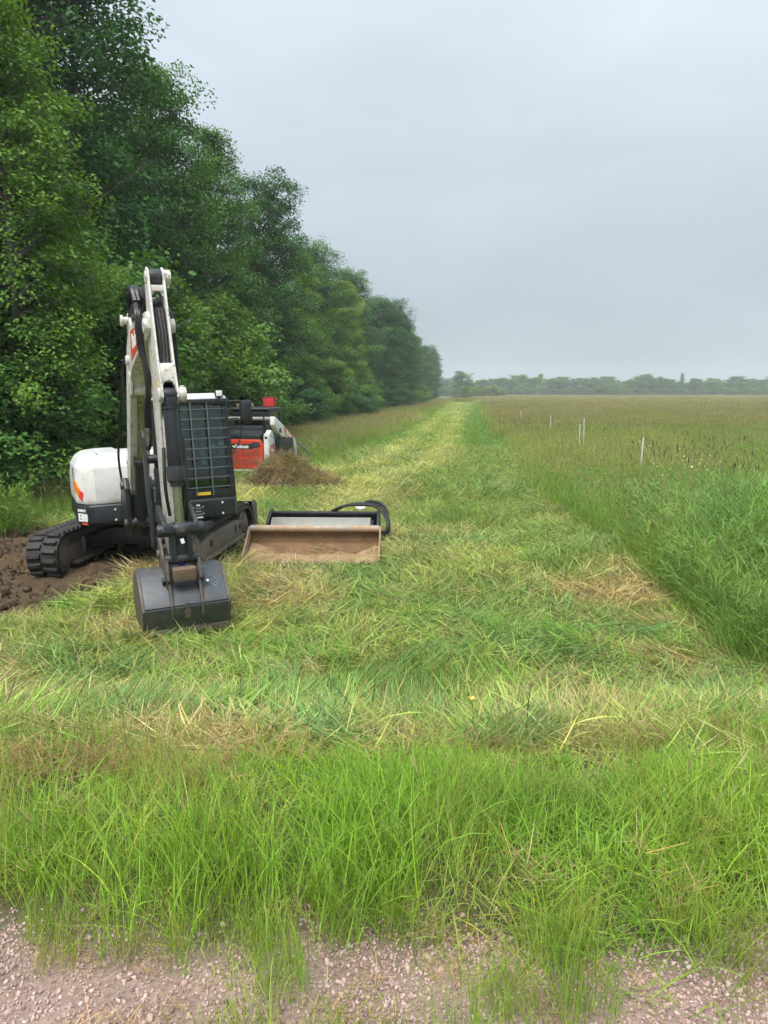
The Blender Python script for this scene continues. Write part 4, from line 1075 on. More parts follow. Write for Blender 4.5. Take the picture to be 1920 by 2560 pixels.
WB2 = MB().box(-0.05, 0.05, -0.05, 0.05, 0.001, 0.11).build('wooden_block', 'wood_block', None, None, 0.01); WB2.location = onroof(1.15, 0.50); WB2.rotation_euler.z = -0.2
tag(WB2, 'small square wooden block on the loader roof beside the excavator mirror', 'block', 'wooden blocks on the loader roof')
# --- rotary brush cutter on the loader's front
bcx = W @ Vector((3.35, 0, 0))
CUT = empty('brush_cutter', (bcx.x - 4.38, bcx.y + 23.65, -1.03))
tag(CUT, 'dark rotary brush cutter with tubular push bar, mounted ahead of the track loader', 'brush cutter')
dk_ = MB(); dk_.prism([(-0.85, -0.98), (0.55, -0.98), (0.9, -0.5), (0.9, 0.5), (0.55, 0.98), (-0.85, 0.98)], 0.30, 0.36, 'xy'); dk_.prism([(-0.87, -1.0), (0.57, -1.0), (0.57, -0.97), (-0.87, -0.97)], 0.06, 0.38, 'xy'); dk_.prism([(-0.87, 0.97), (0.57, 0.97), (0.57, 1.0), (-0.87, 1.0)], 0.06, 0.38, 'xy')
split_build(dk_, 'deck_plate', 'cutter_green', CUT, W, 0.01)
mt = MB(); mt.prism([(-0.9, 0.3), (-0.80, 0.82), (-0.62, 0.80), (-0.15, 0.36)], -0.62, -0.58); mt.prism([(-0.9, 0.3), (-0.80, 0.82), (-0.62, 0.80), (-0.15, 0.36)], 0.58, 0.62); mt.box(-0.93, -0.85, -0.6, 0.6, 0.3, 0.78); mt.cyl((0, 0, 0.36), (0, 0, 0.62), 0.2, 20)
split_build(mt, 'mount_plate', 'cutter_green', CUT, W, 0.01)
pb = MB(); pb.tube([(0.72, -0.98, 0.36), (0.72, -0.98, 0.44), (0.72, -0.95, 0.50), (0.72, -0.62, 0.80), (0.72, -0.57, 0.82), (0.72, 0.57, 0.82), (0.72, 0.62, 0.80), (0.72, 0.95, 0.50), (0.72, 0.98, 0.36)], 0.040, 12); pb.build('push_bar', 'cutter_green', CUT, W)
gs = MB(); gs.prism([(-0.75, 0.34), (-0.35, 0.36), (-0.45, 0.78), (-0.52, 0.80), (-0.56, 0.62), (-0.68, 0.45)], 0.69, 0.72, 'yz'); gs.prism([(0.75, 0.34), (0.35, 0.36), (0.45, 0.78), (0.52, 0.80), (0.56, 0.62), (0.68, 0.45)], 0.69, 0.72, 'yz'); split_build(gs, 'gusset', 'cutter_green', CUT, W, 0.005)

# ================================================================== LOADER BUCKET (lying on the grass)
LB = empty('loader_bucket', (-1.10, 11.20, -0.97), (0, 0, R(-1.6)))
tag(LB, 'wide tan mud-caked loader bucket lying open towards the viewer on mown grass', 'loader bucket')
pr_o = [(0.0, 0.075), (0.0, 0.055), (0.10, 0.030), (0.52, 0.02), (0.66, 0.07), (0.74, 0.20), (0.74, 0.40), (0.70, 0.47)]
pr_i = [(0.67, 0.45), (0.705, 0.39), (0.705, 0.21), (0.635, 0.10), (0.51, 0.055), (0.10, 0.062)]
sh = MB(); sh.prism(pr_o + pr_i, -1.01, 1.01, 'yz'); sh.build('shell', 'bucket_inside', LB, None, 0.004)
for s_ in (-1, 1):
    sd = MB(); sd.prism([(0.0, 0.045), (0.10, 0.02), (0.52, 0.005), (0.68, 0.06), (0.76, 0.19), (0.76, 0.40), (0.72, 0.485), (0.62, 0.485), (0.05, 0.13), (-0.01, 0.09)], s_ * 1.024 - 0.013, s_ * 1.024 + 0.013, 'yz')
    sd.build('side_plate', 'bucket_mud', LB, None, 0.004)
ed = MB(); ed.box(-1.04, 1.04, -0.055, 0.06, 0.050, 0.070); ed.build('cutting_edge', 'bucket_mud', LB, None, 0.004)
tp = MB(); tp.cyl((-1.01, 0.655, 0.452), (1.01, 0.655, 0.452), 0.052, 20); tp.build('top_tube', 'bucket_tube', LB)
fl = MB(); fl.prism([(-1.035, 0.02), (1.035, 0.02), (1.035, -0.10), (-1.035, -0.10)], 0.25, 0.6, 'xz'); fl.v = [Vector((p.x * 0.9, p.y, p.z)) for p in fl.v]; fl.build('skid_plate', 'frame_paint', LB)
# soil left in the bucket
rs = np.random.RandomState(4)
nxx, nyy = 90, 22
xs = np.linspace(-1.005, 1.005, nxx); ys = np.linspace(0.04, 0.68, nyy)
SX, SY = np.meshgrid(xs, ys)
edge = np.exp(-((SX + 1.0) / 0.28) ** 2) + 0.55 * np.exp(-((SX - 1.0) / 0.2) ** 2)
hh = 0.058 + np.where(SY > 0.5, (SY - 0.5) ** 2 * 1.2, 0) + 0.10 * edge * smooth((SY - 0.1) / 0.45) + 0.075 * np.maximum(0, fbm(SX * 5, SY * 6, 81, 4) - 0.42) * smooth((SY - 0.03) / 0.2) + 0.008 * fbm(SX * 30, SY * 30, 83, 2)
ii = np.arange(nxx * nyy).reshape(nyy, nxx)
FF = np.stack([ii[:-1, :-1], ii[:-1, 1:], ii[1:, 1:], ii[1:, :-1]], -1).reshape(-1, 4)
link(bpy.data.objects.new('soil_residue', fastmesh('soil_residue', np.stack([SX, SY, hh], -1).reshape(-1, 3), FF, 'dry_soil')), LB)
hk = MB(); hk.box(0.50, 0.62, 0.74, 0.82, 0.05, 0.42); hk.box(-0.62, -0.50, 0.74, 0.82, 0.05, 0.42); split_build(hk, 'mount_bracket', 'bucket_mud', LB, None, 0.01)

# ================================================================== ROLLER ATTACHMENT behind the bucket
RO = empty('roller_attachment', (-1.02, 12.75, -0.97), (0, 0, R(-2.0)))
tag(RO, 'roller attachment with smooth grey drum and black frame behind the tan bucket', 'roller')
dr = MB(); dr.cyl((-0.86, 0, 0.245), (0.80, 0, 0.245), 0.235, 44); dr.build('drum', 'drum_steel', RO, None, 0.01)
fr = MB(); fr.box(-0.92, 0.94, 0.30, 0.36, 0.14, 0.53); fr.box(-0.92, 0.94, 0.18, 0.36, 0.50, 0.535); fr.prism([(-0.25, 0.12), (0.40, 0.12), (0.40, 0.56), (0.2, 0.56), (-0.15, 0.40)], 0.90, 0.95, 'yz'); fr.prism([(-0.25, 0.12), (0.40, 0.12), (0.40, 0.56), (0.2, 0.56), (-0.15, 0.40)], -0.95, -0.90, 'yz')
fro = fr.build('mount_frame', 'frame_paint', RO, None, 0.008)
for x in (-0.7, -0.42, -0.14, 0.14, 0.42, 0.70):
    MB().prism([(0.20, 0.50), (0.30, 0.50), (0.30, 0.30)], x - 0.006, x + 0.006, 'yz').build('rib_plate', 'frame_paint', fro)
mo = MB(); mo.cyl((0.80, 0, 0.245), (0.93, 0, 0.245), 0.12, 22); mo.cyl((0.80, 0, 0.245), (0.84, 0, 0.245), 0.19, 22); mo.build('drum_motor', 'plastic_black', RO, None, 0.008)
for k, pts in enumerate(([(0.1, 0.34, 0.53), (0.3, 0.33, 0.62), (0.6, 0.32, 0.655), (0.85, 0.30, 0.63), (1.0, 0.22, 0.52), (1.08, 0.12, 0.36), (1.06, 0.02, 0.26), (0.95, 0.0, 0.25)],
                         [(0.15, 0.36, 0.53), (0.35, 0.36, 0.63), (0.62, 0.36, 0.67), (0.9, 0.34, 0.65), (1.03, 0.26, 0.55), (1.1, 0.16, 0.38), (1.09, 0.06, 0.22), (0.96, 0.02, 0.21)],
                         [(0.68, 0.38, 0.69), (0.80, 0.36, 0.71), (0.95, 0.34, 0.68), (1.06, 0.28, 0.56), (1.07, 0.2, 0.3), (1.0, 0.1, 0.15)])):
    MB().tube(pts, 0.024, 8, samp=6).build('hose', 'hose_black', RO)
cpn = MB(); cpn.cyl((0.52, 0.33, 0.60), (0.70, 0.33, 0.62), 0.022, 10); cpn.cyl((0.56, 0.30, 0.585), (0.68, 0.30, 0.60), 0.018, 10); cpn.build('hose_coupling', 'lamp_lens', RO)

# ================================================================== HEAP OF TORN GRASS AND SOIL
HP = empty('debris_heap', (-2.40, 19.8, -1.05))
tag(HP, 'low heap of torn brown grass roots and soil beside the track loader', 'heap')
na, nr = 90, 30
TH, RR = np.meshgrid(np.linspace(0, 2 * np.pi, na, endpoint=False), np.linspace(0, 1, nr))
hx = 1.75 * RR * np.cos(TH) * (1 + 0.25 * (fbm(TH, RR * 0 + 2, 3, 3) - .5)); hy = 1.05 * RR * np.sin(TH)
hz = (0.80 * (1 - RR ** 1.6) * (0.75 + 0.5 * np.exp(-((hx + 0.25) / 0.5) ** 2)) + 0.5 * (fbm(hx * 3.0 + 5, hy * 3.4 + 5, 91, 4) - 0.5)) * (1 - RR ** 4) - 0.03
ii = np.arange(na * nr).reshape(nr, na)
FF = np.stack([ii[:-1], np.roll(ii, -1, 1)[:-1], np.roll(ii, -1, 1)[1:], ii[1:]], -1).reshape(-1, 4)
link(bpy.data.objects.new('soil_mound', fastmesh('soil_mound', np.stack([hx, hy, hz], -1).reshape(-1, 3), FF, 'wet_soil')), HP)
HEAP = (hx, hy, hz)

# ================================================================== SURVEY STAKES
stake_mesh = MB().box(-0.017, 0.017, -0.010, 0.010, -0.1, 1.30).mesh('survey_stake', 'stake_white', None, 0.003)
stakes = [(6.90, 20.7, 1.38, 0.05, 'white wooden stake in the tall grass, nearest to the dark seed heads'),
          (7.80, 30.8, 1.32, 0.0, 'shorter white stake of the close pair in the meadow'),
          (8.45, 32.6, 1.50, -0.02, 'taller white stake of the close pair in the meadow'),
          (9.20, 42.8, 1.30, 0.0, 'thin distant white stake left of the close pair'),
          (9.8, 55.5, 1.25, 0.0, 'tiny white stake farthest away, next to the mown strip')]
for x, y, h, lean, lab in stakes:
    o = link(bpy.data.objects.new('survey_stake', stake_mesh)); o.location = (x, y, -1.0); o.scale = (1, 1, h / 1.30)
    o.rotation_euler = (0.0, lean, 0.3)
    tag(o, lab, 'stake', 'white stakes along the mown strip')

# ================================================================== PLANT PROTOTYPES
def blades(rs, n, radius, L, w, lean, bend, S=4, azi=None, base_z=(0, 0), curl=0.0, colvar=0.24, yellow=0.25, hay=0.0):
    """n grass blades as tapered curved strips -> V, F(tri), vc"""
    r = radius * np.sqrt(rs.rand(n)); a = rs.rand(n) * 2 * np.pi
    bx, by = r * np.cos(a), r * np.sin(a); bz = base_z[0] + (base_z[1] - base_z[0]) * rs.rand(n)
    Ln = L[0] + (L[1] - L[0]) * rs.rand(n); wd = w[0] + (w[1] - w[0]) * rs.rand(n)
    az = rs.rand(n) * 2 * np.pi if azi is None else azi[0] + azi[1] * rs.randn(n)
    th0 = lean[0] + (lean[1] - lean[0]) * rs.rand(n); bd = bend[0] + (bend[1] - bend[0]) * rs.rand(n)
    tw = az + np.pi / 2 + 0.5 * rs.randn(n)
    dz = np.cos(az), np.sin(az)
    P = np.zeros((n, S + 1, 3)); P[:, 0] = np.stack([bx, by, bz], 1)
    for k in range(1, S + 1):
        th = th0 + bd * ((k - 0.5) / S) ** 1.5
        st = Ln / S
        P[:, k, 0] = P[:, k - 1, 0] + st * np.sin(th) * dz[0]
        P[:, k, 1] = P[:, k - 1, 1] + st * np.sin(th) * dz[1]
        P[:, k, 2] = P[:, k - 1, 2] + st * np.cos(th)
    P[:, :, 2] = np.maximum(P[:, :, 2], 0.004)
    side = np.stack([np.cos(tw), np.sin(tw), 0.35 * rs.randn(n)], 1)
    side /= np.linalg.norm(side, axis=1, keepdims=True)
    wk = np.array([0.7, 1.0, 0.9, 0.62, 0.5, 0.4][:S]) if S <= 6 else np.linspace(1, .4, S)
    V = np.zeros((n, 2 * S + 1, 3))
    for k in range(S):
        V[:, 2 * k] = P[:, k] - side * (wd * wk[k] / 2)[:, None]
        V[:, 2 * k + 1] = P[:, k] + side * (wd * wk[k] / 2)[:, None]
    V[:, 2 * S] = P[:, S]
    f = []
    for k in range(S - 1):
        f += [(2 * k, 2 * k + 1, 2 * k + 3), (2 * k, 2 * k + 3, 2 * k + 2)]
    f.append((2 * S - 2, 2 * S - 1, 2 * S))
    f = np.array(f)
    F = (f[None] + (np.arange(n) * (2 * S + 1))[:, None, None]).reshape(-1, 3)
    br = 1 + colvar * rs.randn(n); ye = np.clip(rs.rand(n) - (1 - yellow), 0, 1) / max(yellow, 1e-3)
    c = np.stack([br * (1 + 0.55 * ye), br * (1 + 0.18 * ye), br * (1 - 0.1 * ye), np.ones(n)], 1).clip(0.3, 2.2)
    vc = np.repeat(c[:, None], 2 * S + 1, 1).reshape(-1, 4)
    vc[:, 3] = 1
    if hay > 0:
        hs = rs.rand(n) < hay; hc = np.array([0.46, 0.38, 0.20]) * (0.6 + 0.7 * rs.rand(n, 1))
        hv = np.repeat(np.concatenate([hc, np.zeros((n, 1))], 1)[:, None], 2 * S + 1, 1).reshape(-1, 4)
        vc = np.where(np.repeat(hs, 2 * S + 1)[:, None], hv, vc)
    return V.reshape(-1, 3), F, vc, P

def join(parts):
    V, F, C_ = [], [], []; o = 0
    for v, f, c in parts:
        V.append(v); F.append(f + o); C_.append(c); o += len(v)
    return np.concatenate(V), np.concatenate(F), np.concatenate(C_)

def heads(rs, tips, dirs, L, w, rgb, var=0.15):
    """seed heads: small spindle of two crossed strips at each tip; absolute colour (alpha 0)"""
    n = len(tips); out = []
    ln = L[0] + (L[1] - L[0]) * rs.rand(n)
    col = np.array(rgb)[None] * (1 + var * rs.randn(n, 1)).clip(.4, 1.8)
    for q in range(2):
        t = rs.rand(n) * np.pi + q * np.pi / 2
        sd = np.stack([np.cos(t), np.sin(t), 0 * t], 1) * (w[0] + (w[1] - w[0]) * rs.rand(n))[:, None] / 2
        m1 = tips + dirs * (ln * 0.3)[:, None]; m2 = tips + dirs * (ln * 0.75)[:, None]; e_ = tips + dirs * ln[:, None]
        V = np.stack([tips, m1 - sd, m1 + sd, m2 - sd * .7, m2 + sd * .7, e_], 1)
        f = np.array([(0, 2, 1), (1, 2, 4), (1, 4, 3), (3, 4, 5)])
        F = (f[None] + (np.arange(n) * 6)[:, None, None]).reshape(-1, 3)
        vc = np.concatenate([np.repeat(col[:, None], 6, 1).reshape(-1, 3), np.zeros((n * 6, 1))], 1)
        out.append((V.reshape(-1, 3), F, vc))
    return join(out)

PROTO = {}
def proto(kind, meshes):
    col = bpy.data.collections.new(kind + '_pieces')
    for k, me in enumerate(meshes):
        col.objects.link(bpy.data.objects.new('%s_piece_%02d' % (kind, k), me))
    PROTO[kind] = (col, len(meshes))

rs = np.random.RandomState(11)
def clump_set(kind, count, fn, mat='grass_blade'):
    ms = []
    for k in range(count):
        V, F, c = fn(k)
        ms.append(fastmesh('%s_mesh_%d' % (kind, k), V, F, mat, c))
    proto(kind, ms)

clump_set('fresh', 7, lambda k: join([blades(rs, 62, 0.19, (0.16, 0.42), (0.0028, 0.0052), (0.0, 0.30), (0.1, 1.3), 4)[:3],
                                      blades(rs, 20, 0.19, (0.08, 0.25), (0.003, 0.005), (0.1, 0.6), (0.3, 1.6), 4, yellow=0.6)[:3]]))
clump_set('stubble', 5, lambda k: blades(rs, 80, 0.26, (0.03, 0.13), (0.004, 0.008), (0.0, 0.7), (0.0, 1.0), 3)[:3])
def swath(k):
    a = rs.rand() * 2 * np.pi
    return join([blades(rs, 60, 0.32, (0.14, 0.46), (0.0045, 0.0115), (1.05, 1.62), (-0.3, 0.6), 3, (a, 0.6), (0.01, 0.085), colvar=0.5, hay=0.17)[:3],
                 blades(rs, 34, 0.32, (0.08, 0.3), (0.004, 0.010), (0.95, 1.62), (-0.3, 0.6), 3, None, (0.0, 0.09), colvar=0.5, hay=0.27)[:3]])
clump_set('swath', 9, swath)
def straw(k):
    return blades(rs, 50, 0.2, (0.06, 0.28), (0.003, 0.006), (0.7, 1.65), (-0.4, 0.6), 3, None, (0.0, 0.05), yellow=0.4)[:3]
clump_set('straw', 6, straw)
def lush(k):       # broad-leaved cut grass lying in long combed bundles
    return blades(rs, 40, 0.18, (0.25, 0.65), (0.006, 0.015), (1.1, 1.6), (-0.2, 0.4), 4, (0.0, 0.35), (0.02, 0.10), yellow=0.2, colvar=0.34, hay=0.05)[:3]
clump_set('lush', 5, lush)
clump_set('rosette', 4, lambda k: blades(rs, 14, 0.05, (0.10, 0.24), (0.018, 0.034), (0.2, 0.9), (0.3, 1.4), 5, yellow=0.15)[:3])
def reed(k):
    parts = []
    n = 9
    v, f, c, P = blades(rs, n, 0.22, (0.95, 1.5), (0.004, 0.006), (0.0, 0.14), (0.05, 0.35), 6)
    parts.append((v, f, c))
    for s in range(n):
        m = 7
        for j in range(m):
            t = 0.2 + 0.75 * (j + rs.rand()) / m
            kf = t * 6; i0 = min(int(kf), 5); p = P[s, i0] * (1 - (kf - i0)) + P[s, i0 + 1] * (kf - i0)
            v2, f2, c2, _ = blades(rs, 1, 0.0, (0.20, 0.42), (0.006, 0.011), (0.3, 0.95), (0.4, 1.6), 5, yellow=0.15)
            parts.append((v2 + p, f2, c2 * np.array([1.05, 1.05, 1.1, 1])))
    v, f, c, _ = blades(rs, 26, 0.25, (0.3, 0.8), (0.005, 0.009), (0.0, 0.5), (0.2, 1.3), 4)
    parts.append((v, f, c))
    return join(parts)
clump_set('reed', 6, reed)
def spiked(k):     # foxtail-like purple-brown spikes standing over the reeds
    v, f, c, P = blades(rs, 8, 0.3, (1.35, 1.8), (0.003, 0.004), (0.0, 0.16), (0.05, 0.5), 6)
    d = P[:, -1] - P[:, -2]; d /= np.linalg.norm(d, axis=1, keepdims=True)
    return join([(v, f, c), heads(rs, P[:, -1] - d * 0.05, d, (0.09, 0.16), (0.012, 0.018), (0.13, 0.085, 0.085))])
clump_set('spiked', 5, spiked)
def meadow(k):
    v, f, c, P = blades(rs, 34, 0.36, (0.55, 1.02), (0.003, 0.0048), (0.0, 0.25), (0.0, 0.5), 4)
    d = P[:, -1] - P[:, -2]; d /= np.linalg.norm(d, axis=1, keepdims=True)
    sel = np.arange(0, 34, 4)
    h = heads(rs, P[sel, -1] - d[sel] * 0.02, d[sel], (0.06, 0.14), (0.008, 0.014), (0.33, 0.285, 0.15), 0.22)
    low = blades(rs, 40, 0.38, (0.25, 0.6), (0.004, 0.008), (0.0, 0.5), (0.2, 1.2), 4)[:3]
    return join([(v, f, c), h, low])
clump_set('meadow', 7, meadow)
def farmeadow(k):  # wide patch for the distance
    v, f, c, P = blades(rs, 110, 1.0, (0.5, 1.0), (0.012, 0.022), (0.0, 0.3), (0.0, 0.6), 3)
    d = P[:, -1] - P[:, -2]; d /= np.linalg.norm(d, axis=1, keepdims=True)
    sel = np.arange(0, 110, 5)
    h = heads(rs, P[sel, -1] - d[sel] * 0.02, d[sel], (0.08, 0.16), (0.018, 0.032), (0.33, 0.285, 0.15), 0.22)
    return join([(v, f, c), h])
clump_set('farmeadow', 5, farmeadow)
def farturf(k):
    return blades(rs, 120, 0.8, (0.10, 0.30), (0.012, 0.025), (0.6, 1.6), (-0.3, 0.6), 3, None, (0.0, 0.05))[:3]
clump_set('farturf', 5, farturf)
def daisies(k):
    n = 5; parts = []
    v, f, c, P = blades(rs, n, 0.3, (0.75, 1.05), (0.003, 0.004), (0, 0.15), (0, 0.2), 3); parts.append((v, f, c))
    rgb = (0.80, 0.80, 0.76) if k < 3 else (0.75, 0.56, 0.05)
    rad = 0.016 if k < 3 else 0.012
    for s in range(n):
        t = np.linspace(0, 2 * np.pi, 9)[:-1]
        tl = 0.5 * rs.randn(2)
        ring = np.stack([rad * np.cos(t), rad * np.sin(t), rad * (np.cos(t) * tl[0] + np.sin(t) * tl[1])], 1)
        vv = np.concatenate([[[0, 0, 0.006]], ring]) + P[s, -1]
        ff = np.array([(0, 1 + i, 1 + (i + 1) % 8) for i in range(8)])
        cc = np.tile(np.array([*rgb, 0.0]), (9, 1)); cc[0, :3] = (0.7, 0.5, 0.05)
        parts.append((vv, ff, cc))
    return join(parts)
clump_set('daisy', 5, daisies)
def stones(k):
    bm = bmesh.new(); bmesh.ops.create_icosphere(bm, subdivisions=2 if k < 6 else 1, radius=0.5)
    V = np.array([v.co[:] for v in bm.verts]); F = np.array([[v.index for v in f.verts] for f in bm.faces]); bm.free()
    for q in range(7):         # crush flats
        nrm = rs.randn(3); nrm /= np.linalg.norm(nrm); d = V @ nrm; lim = 0.22 + 0.16 * rs.rand()
        V = V - np.outer(np.maximum(0, d - lim), nrm)
    V *= np.array([1.0, 0.7 + 0.3 * rs.rand(), 0.55 + 0.3 * rs.rand()])
    return V, F, np.ones((len(V), 4))
ms = []
for k in range(8):
    V, F, c = stones(k); me = fastmesh('stone_mesh_%d' % k, V, F, 'gravel_stone', None, flat=True); ms.append(me)
proto('stone', ms)
ms = []
for k in range(6):
    bm = bmesh.new(); bmesh.ops.create_icosphere(bm, subdivisions=3, radius=0.5)
    V = np.array([v.co[:] for v in bm.verts]); F = np.array([[v.index for v in f.verts] for f in bm.faces]); bm.free()
    dsp = 0.45 + 0.75 * np.abs(fbm(V[:, 0] * 4.3 + k * 7, V[:, 1] * 4.3 + V[:, 2] * 5.1, k, 2) * 2 - 1) ** 0.6 + 0.7 * fbm(V[:, 0] * 9 + V[:, 2] * 7, V[:, 1] * 9 + k, k + 5, 2)
    V = V * dsp[:, None] * np.array([1, 0.6 + 0.5 * rs.rand(), 0.55])
    ms.append(fastmesh('clod_mesh_%d' % k, V, F, 'wet_soil'))
proto('clod', ms)

# ================================================================== SCATTER (geometry nodes instances; only for uncountable stuff)
def scatter_tree(kind):
    col, n = PROTO[kind]
    ng = bpy.data.node_groups.new('scatter_' + kind, 'GeometryNodeTree')
    ng.interface.new_socket('Geometry', in_out='INPUT', socket_type='NodeSocketGeometry')
    ng.interface.new_socket('Geometry', in_out='OUTPUT', socket_type='NodeSocketGeometry')
    gi = ng.nodes.new('NodeGroupInput'); go = ng.nodes.new('NodeGroupOutput')
    ip = ng.nodes.new('GeometryNodeInstanceOnPoints')
    ci = ng.nodes.new('GeometryNodeCollectionInfo')
    ci.inputs['Collection'].default_value = col
    ci.inputs['Separate Children'].default_value = True
    ci.inputs['Reset Children'].default_value = True
    def att(nm, ty):
        a = ng.nodes.new('GeometryNodeInputNamedAttribute'); a.data_type = ty; a.inputs['Name'].default_value = nm
        return a.outputs['Attribute']
    L = ng.links.new
    L(gi.outputs[0], ip.inputs['Points']); L(ci.outputs[0], ip.inputs['Instance'])
    ip.inputs['Pick Instance'].default_value = True
    L(att('pick', 'INT'), ip.inputs['Instance Index'])
    L(att('turn', 'FLOAT_VECTOR'), ip.inputs['Rotation'])
    L(att('size', 'FLOAT_VECTOR'), ip.inputs['Scale'])
    L(ip.outputs[0], go.inputs[0])
    return ng
FOOT = []       # ground covered by machines: (centre x, y, axis angle, half length, half width)
for side in (1, -1):
    q_ = EXC.matrix_basis @ (K @ Vector((-0.07, side * GAUGE, 0)))
    FOOT.append((q_.x, q_.y, math.pi / 2 - aK, 1.55, 0.26))
q_ = EXC.matrix_basis @ (VB @ Vector((4.2, 0, 0))); FOOT.append((q_.x, q_.y, bU - math.pi / 2, 0.22, 0.34))
FOOT.append((-1.10, 11.48, 0, 1.05, 0.46)); FOOT.append((-1.02, 12.78, 0, 0.95, 0.34))
q_ = LOA.matrix_basis @ (W @ Vector((1.3, 0, 0))); FOOT.append((q_.x, q_.y, math.pi / 2 - LH, 1.4, 1.02))
q_ = LOA.matrix_basis @ (W @ Vector((3.5, -0.15, 0))); FOOT.append((q_.x, q_.y, math.pi / 2 - LH, 1.0, 1.15))
def open_ground(x, y):
    ok = np.ones(len(x), bool)
    for cx, cy__, an, hl_, hw in FOOT:
        u = (x - cx) * math.cos(an) + (y - cy__) * math.sin(an); v = -(x - cx) * math.sin(an) + (y - cy__) * math.cos(an)
        ok &= ~((np.abs(u) < hl_ + 0.12) & (np.abs(v) < hw + 0.12))
    return ok
TREES = {}
def scatter(name, kind, x, y, label, size=1.0, sizez=None, tint=(1, 1, 1), az=None, tilt=0.08, zoff=0.0, z=None, parent=None, seed=0):
    r = np.random.RandomState(1000 + seed)
    if parent is None and kind not in ('stone', 'clod'):
        ok = open_ground(x, y)
        x, y = x[ok], y[ok]
        size, sizez, tint, az = [v[ok] if isinstance(v, np.ndarray) and len(v) == len(ok) else v for v in (size, sizez, tint, az)]
    n = len(x)
    me = bpy.data.meshes.new(name)
    z = ground_z(x, y) if z is None else z
    me.vertices.add(n); me.vertices.foreach_set('co', np.stack([x, y, z + zoff], 1).astype(np.float32).ravel())
    size = np.broadcast_to(size, n) * (0.85 + 0.3 * r.rand(n)); sizez = size if sizez is None else np.broadcast_to(sizez, n)
    a = me.attributes.new('size', 'FLOAT_VECTOR', 'POINT'); a.data.foreach_set('vector', np.stack([size, size, sizez], 1).astype(np.float32).ravel())
    rot = np.stack([tilt * r.randn(n), tilt * r.randn(n), r.rand(n) * 2 * np.pi if az is None else az], 1)
    a = me.attributes.new('turn', 'FLOAT_VECTOR', 'POINT'); a.data.foreach_set('vector', rot.astype(np.float32).ravel())
    a = me.attributes.new('pick', 'INT', 'POINT'); a.data.foreach_set('value', r.randint(0, PROTO[kind][1], n).astype(np.int32))
    t = np.ones((n, 4)); t[:, :3] = np.broadcast_to(tint, (n, 3))
    a = me.attributes.new('tint', 'FLOAT_COLOR', 'POINT'); a.data.foreach_set('color', t.astype(np.float32).ravel())
    o = link(bpy.data.objects.new(name, me), parent)
    if kind not in TREES: TREES[kind] = scatter_tree(kind)
    m = o.modifiers.new('scatter', 'NODES'); m.node_group = TREES[kind]
    tag(o, label, kind='stuff')
    return o

def rnd_xy(n, x0, x1, y0, y1, r):
    return x0 + (x1 - x0) * r.rand(n), y0 + (y1 - y0) * r.rand(n)
def mixc(a, b, t):
    t = np.clip(t, 0, 1)[:, None]; return np.array(a)[None] * (1 - t) + np.array(b)[None] * t
def mixa(a, b, t):
    t = np.clip(t, 0, 1)[:, None]; return a * (1 - t) + np.array(b)[None] * t

rg = np.random.RandomState(5)
GREEN, LIME, BLUEG, HAY, OLIVE = (0.185, 0.345, 0.040), (0.245, 0.400, 0.055), (0.15, 0.28, 0.075), (0.46, 0.385, 0.20), (0.32, 0.34, 0.10)

# --- foreground uncut grass
x, y = rnd_xy(5600, -4.6, 4.9, 1.75, 6.6, rg)
yg = y_gravel(x) + 0.02; yb = y_band(x)
dens = smooth((y - yg) / 0.45) ** 1.3 * (0.15 + 0.85 * smooth((yb - y + 3.0 * (fbm(x * 1.3 + 7, y * 1.3, 47, 3) - 0.5)) / 1.0 + 0.4)) * (0.30 + 0.70 * smooth((fbm(x * 2.1, y * 2.1, 14, 3) - 0.36) / 0.2)) * smooth((6.4 - y) / 0.8)
k = rg.rand(len(x)) < np.clip(dens, 0.012 * (y > 1.75), 1); x, y = x[k], y[k]
h = (0.10 + 1.05 * fbm(x * 1.8, y * 1.8, 15, 3)) * np.clip(0.5 + (y - y_gravel(x)) * 1.4, 0.35, 1.0) * (0.42 + 0.58 * smooth((y_band(x) + 0.3 - y) / 1.2))
tn = mixc(GREEN, LIME, (fbm(x * 0.8, y * 0.8, 16, 3) - 0.35) * 2.6); tn = mixa(tn, BLUEG, (fbm(x * 1.1, y * 1.1, 17, 2) - 0.62) * 3)
tn = mixa(tn, OLIVE, (rg.rand(len(x)) < 0.08) * 0.8)
scatter('verge_grass', 'fresh', x, y, 'fresh green uncut grass along the grit verge', size=1.0, sizez=h, tint=tn, seed=1)
# dry blades mixed in
x, y = rnd_xy(240, -4.4, 4.6, 2.2, 6, rg)
k = (y > y_gravel(x) - 0.25); x, y = x[k], y[k]
scatter('dry_blades', 'straw', x, y, 'scattered dry straw-coloured blades in the verge grass', size=0.55, tint=mixc(HAY, (0.55, 0.43, 0.24), rg.rand(len(x))), tilt=0.5, zoff=0.03, seed=2)

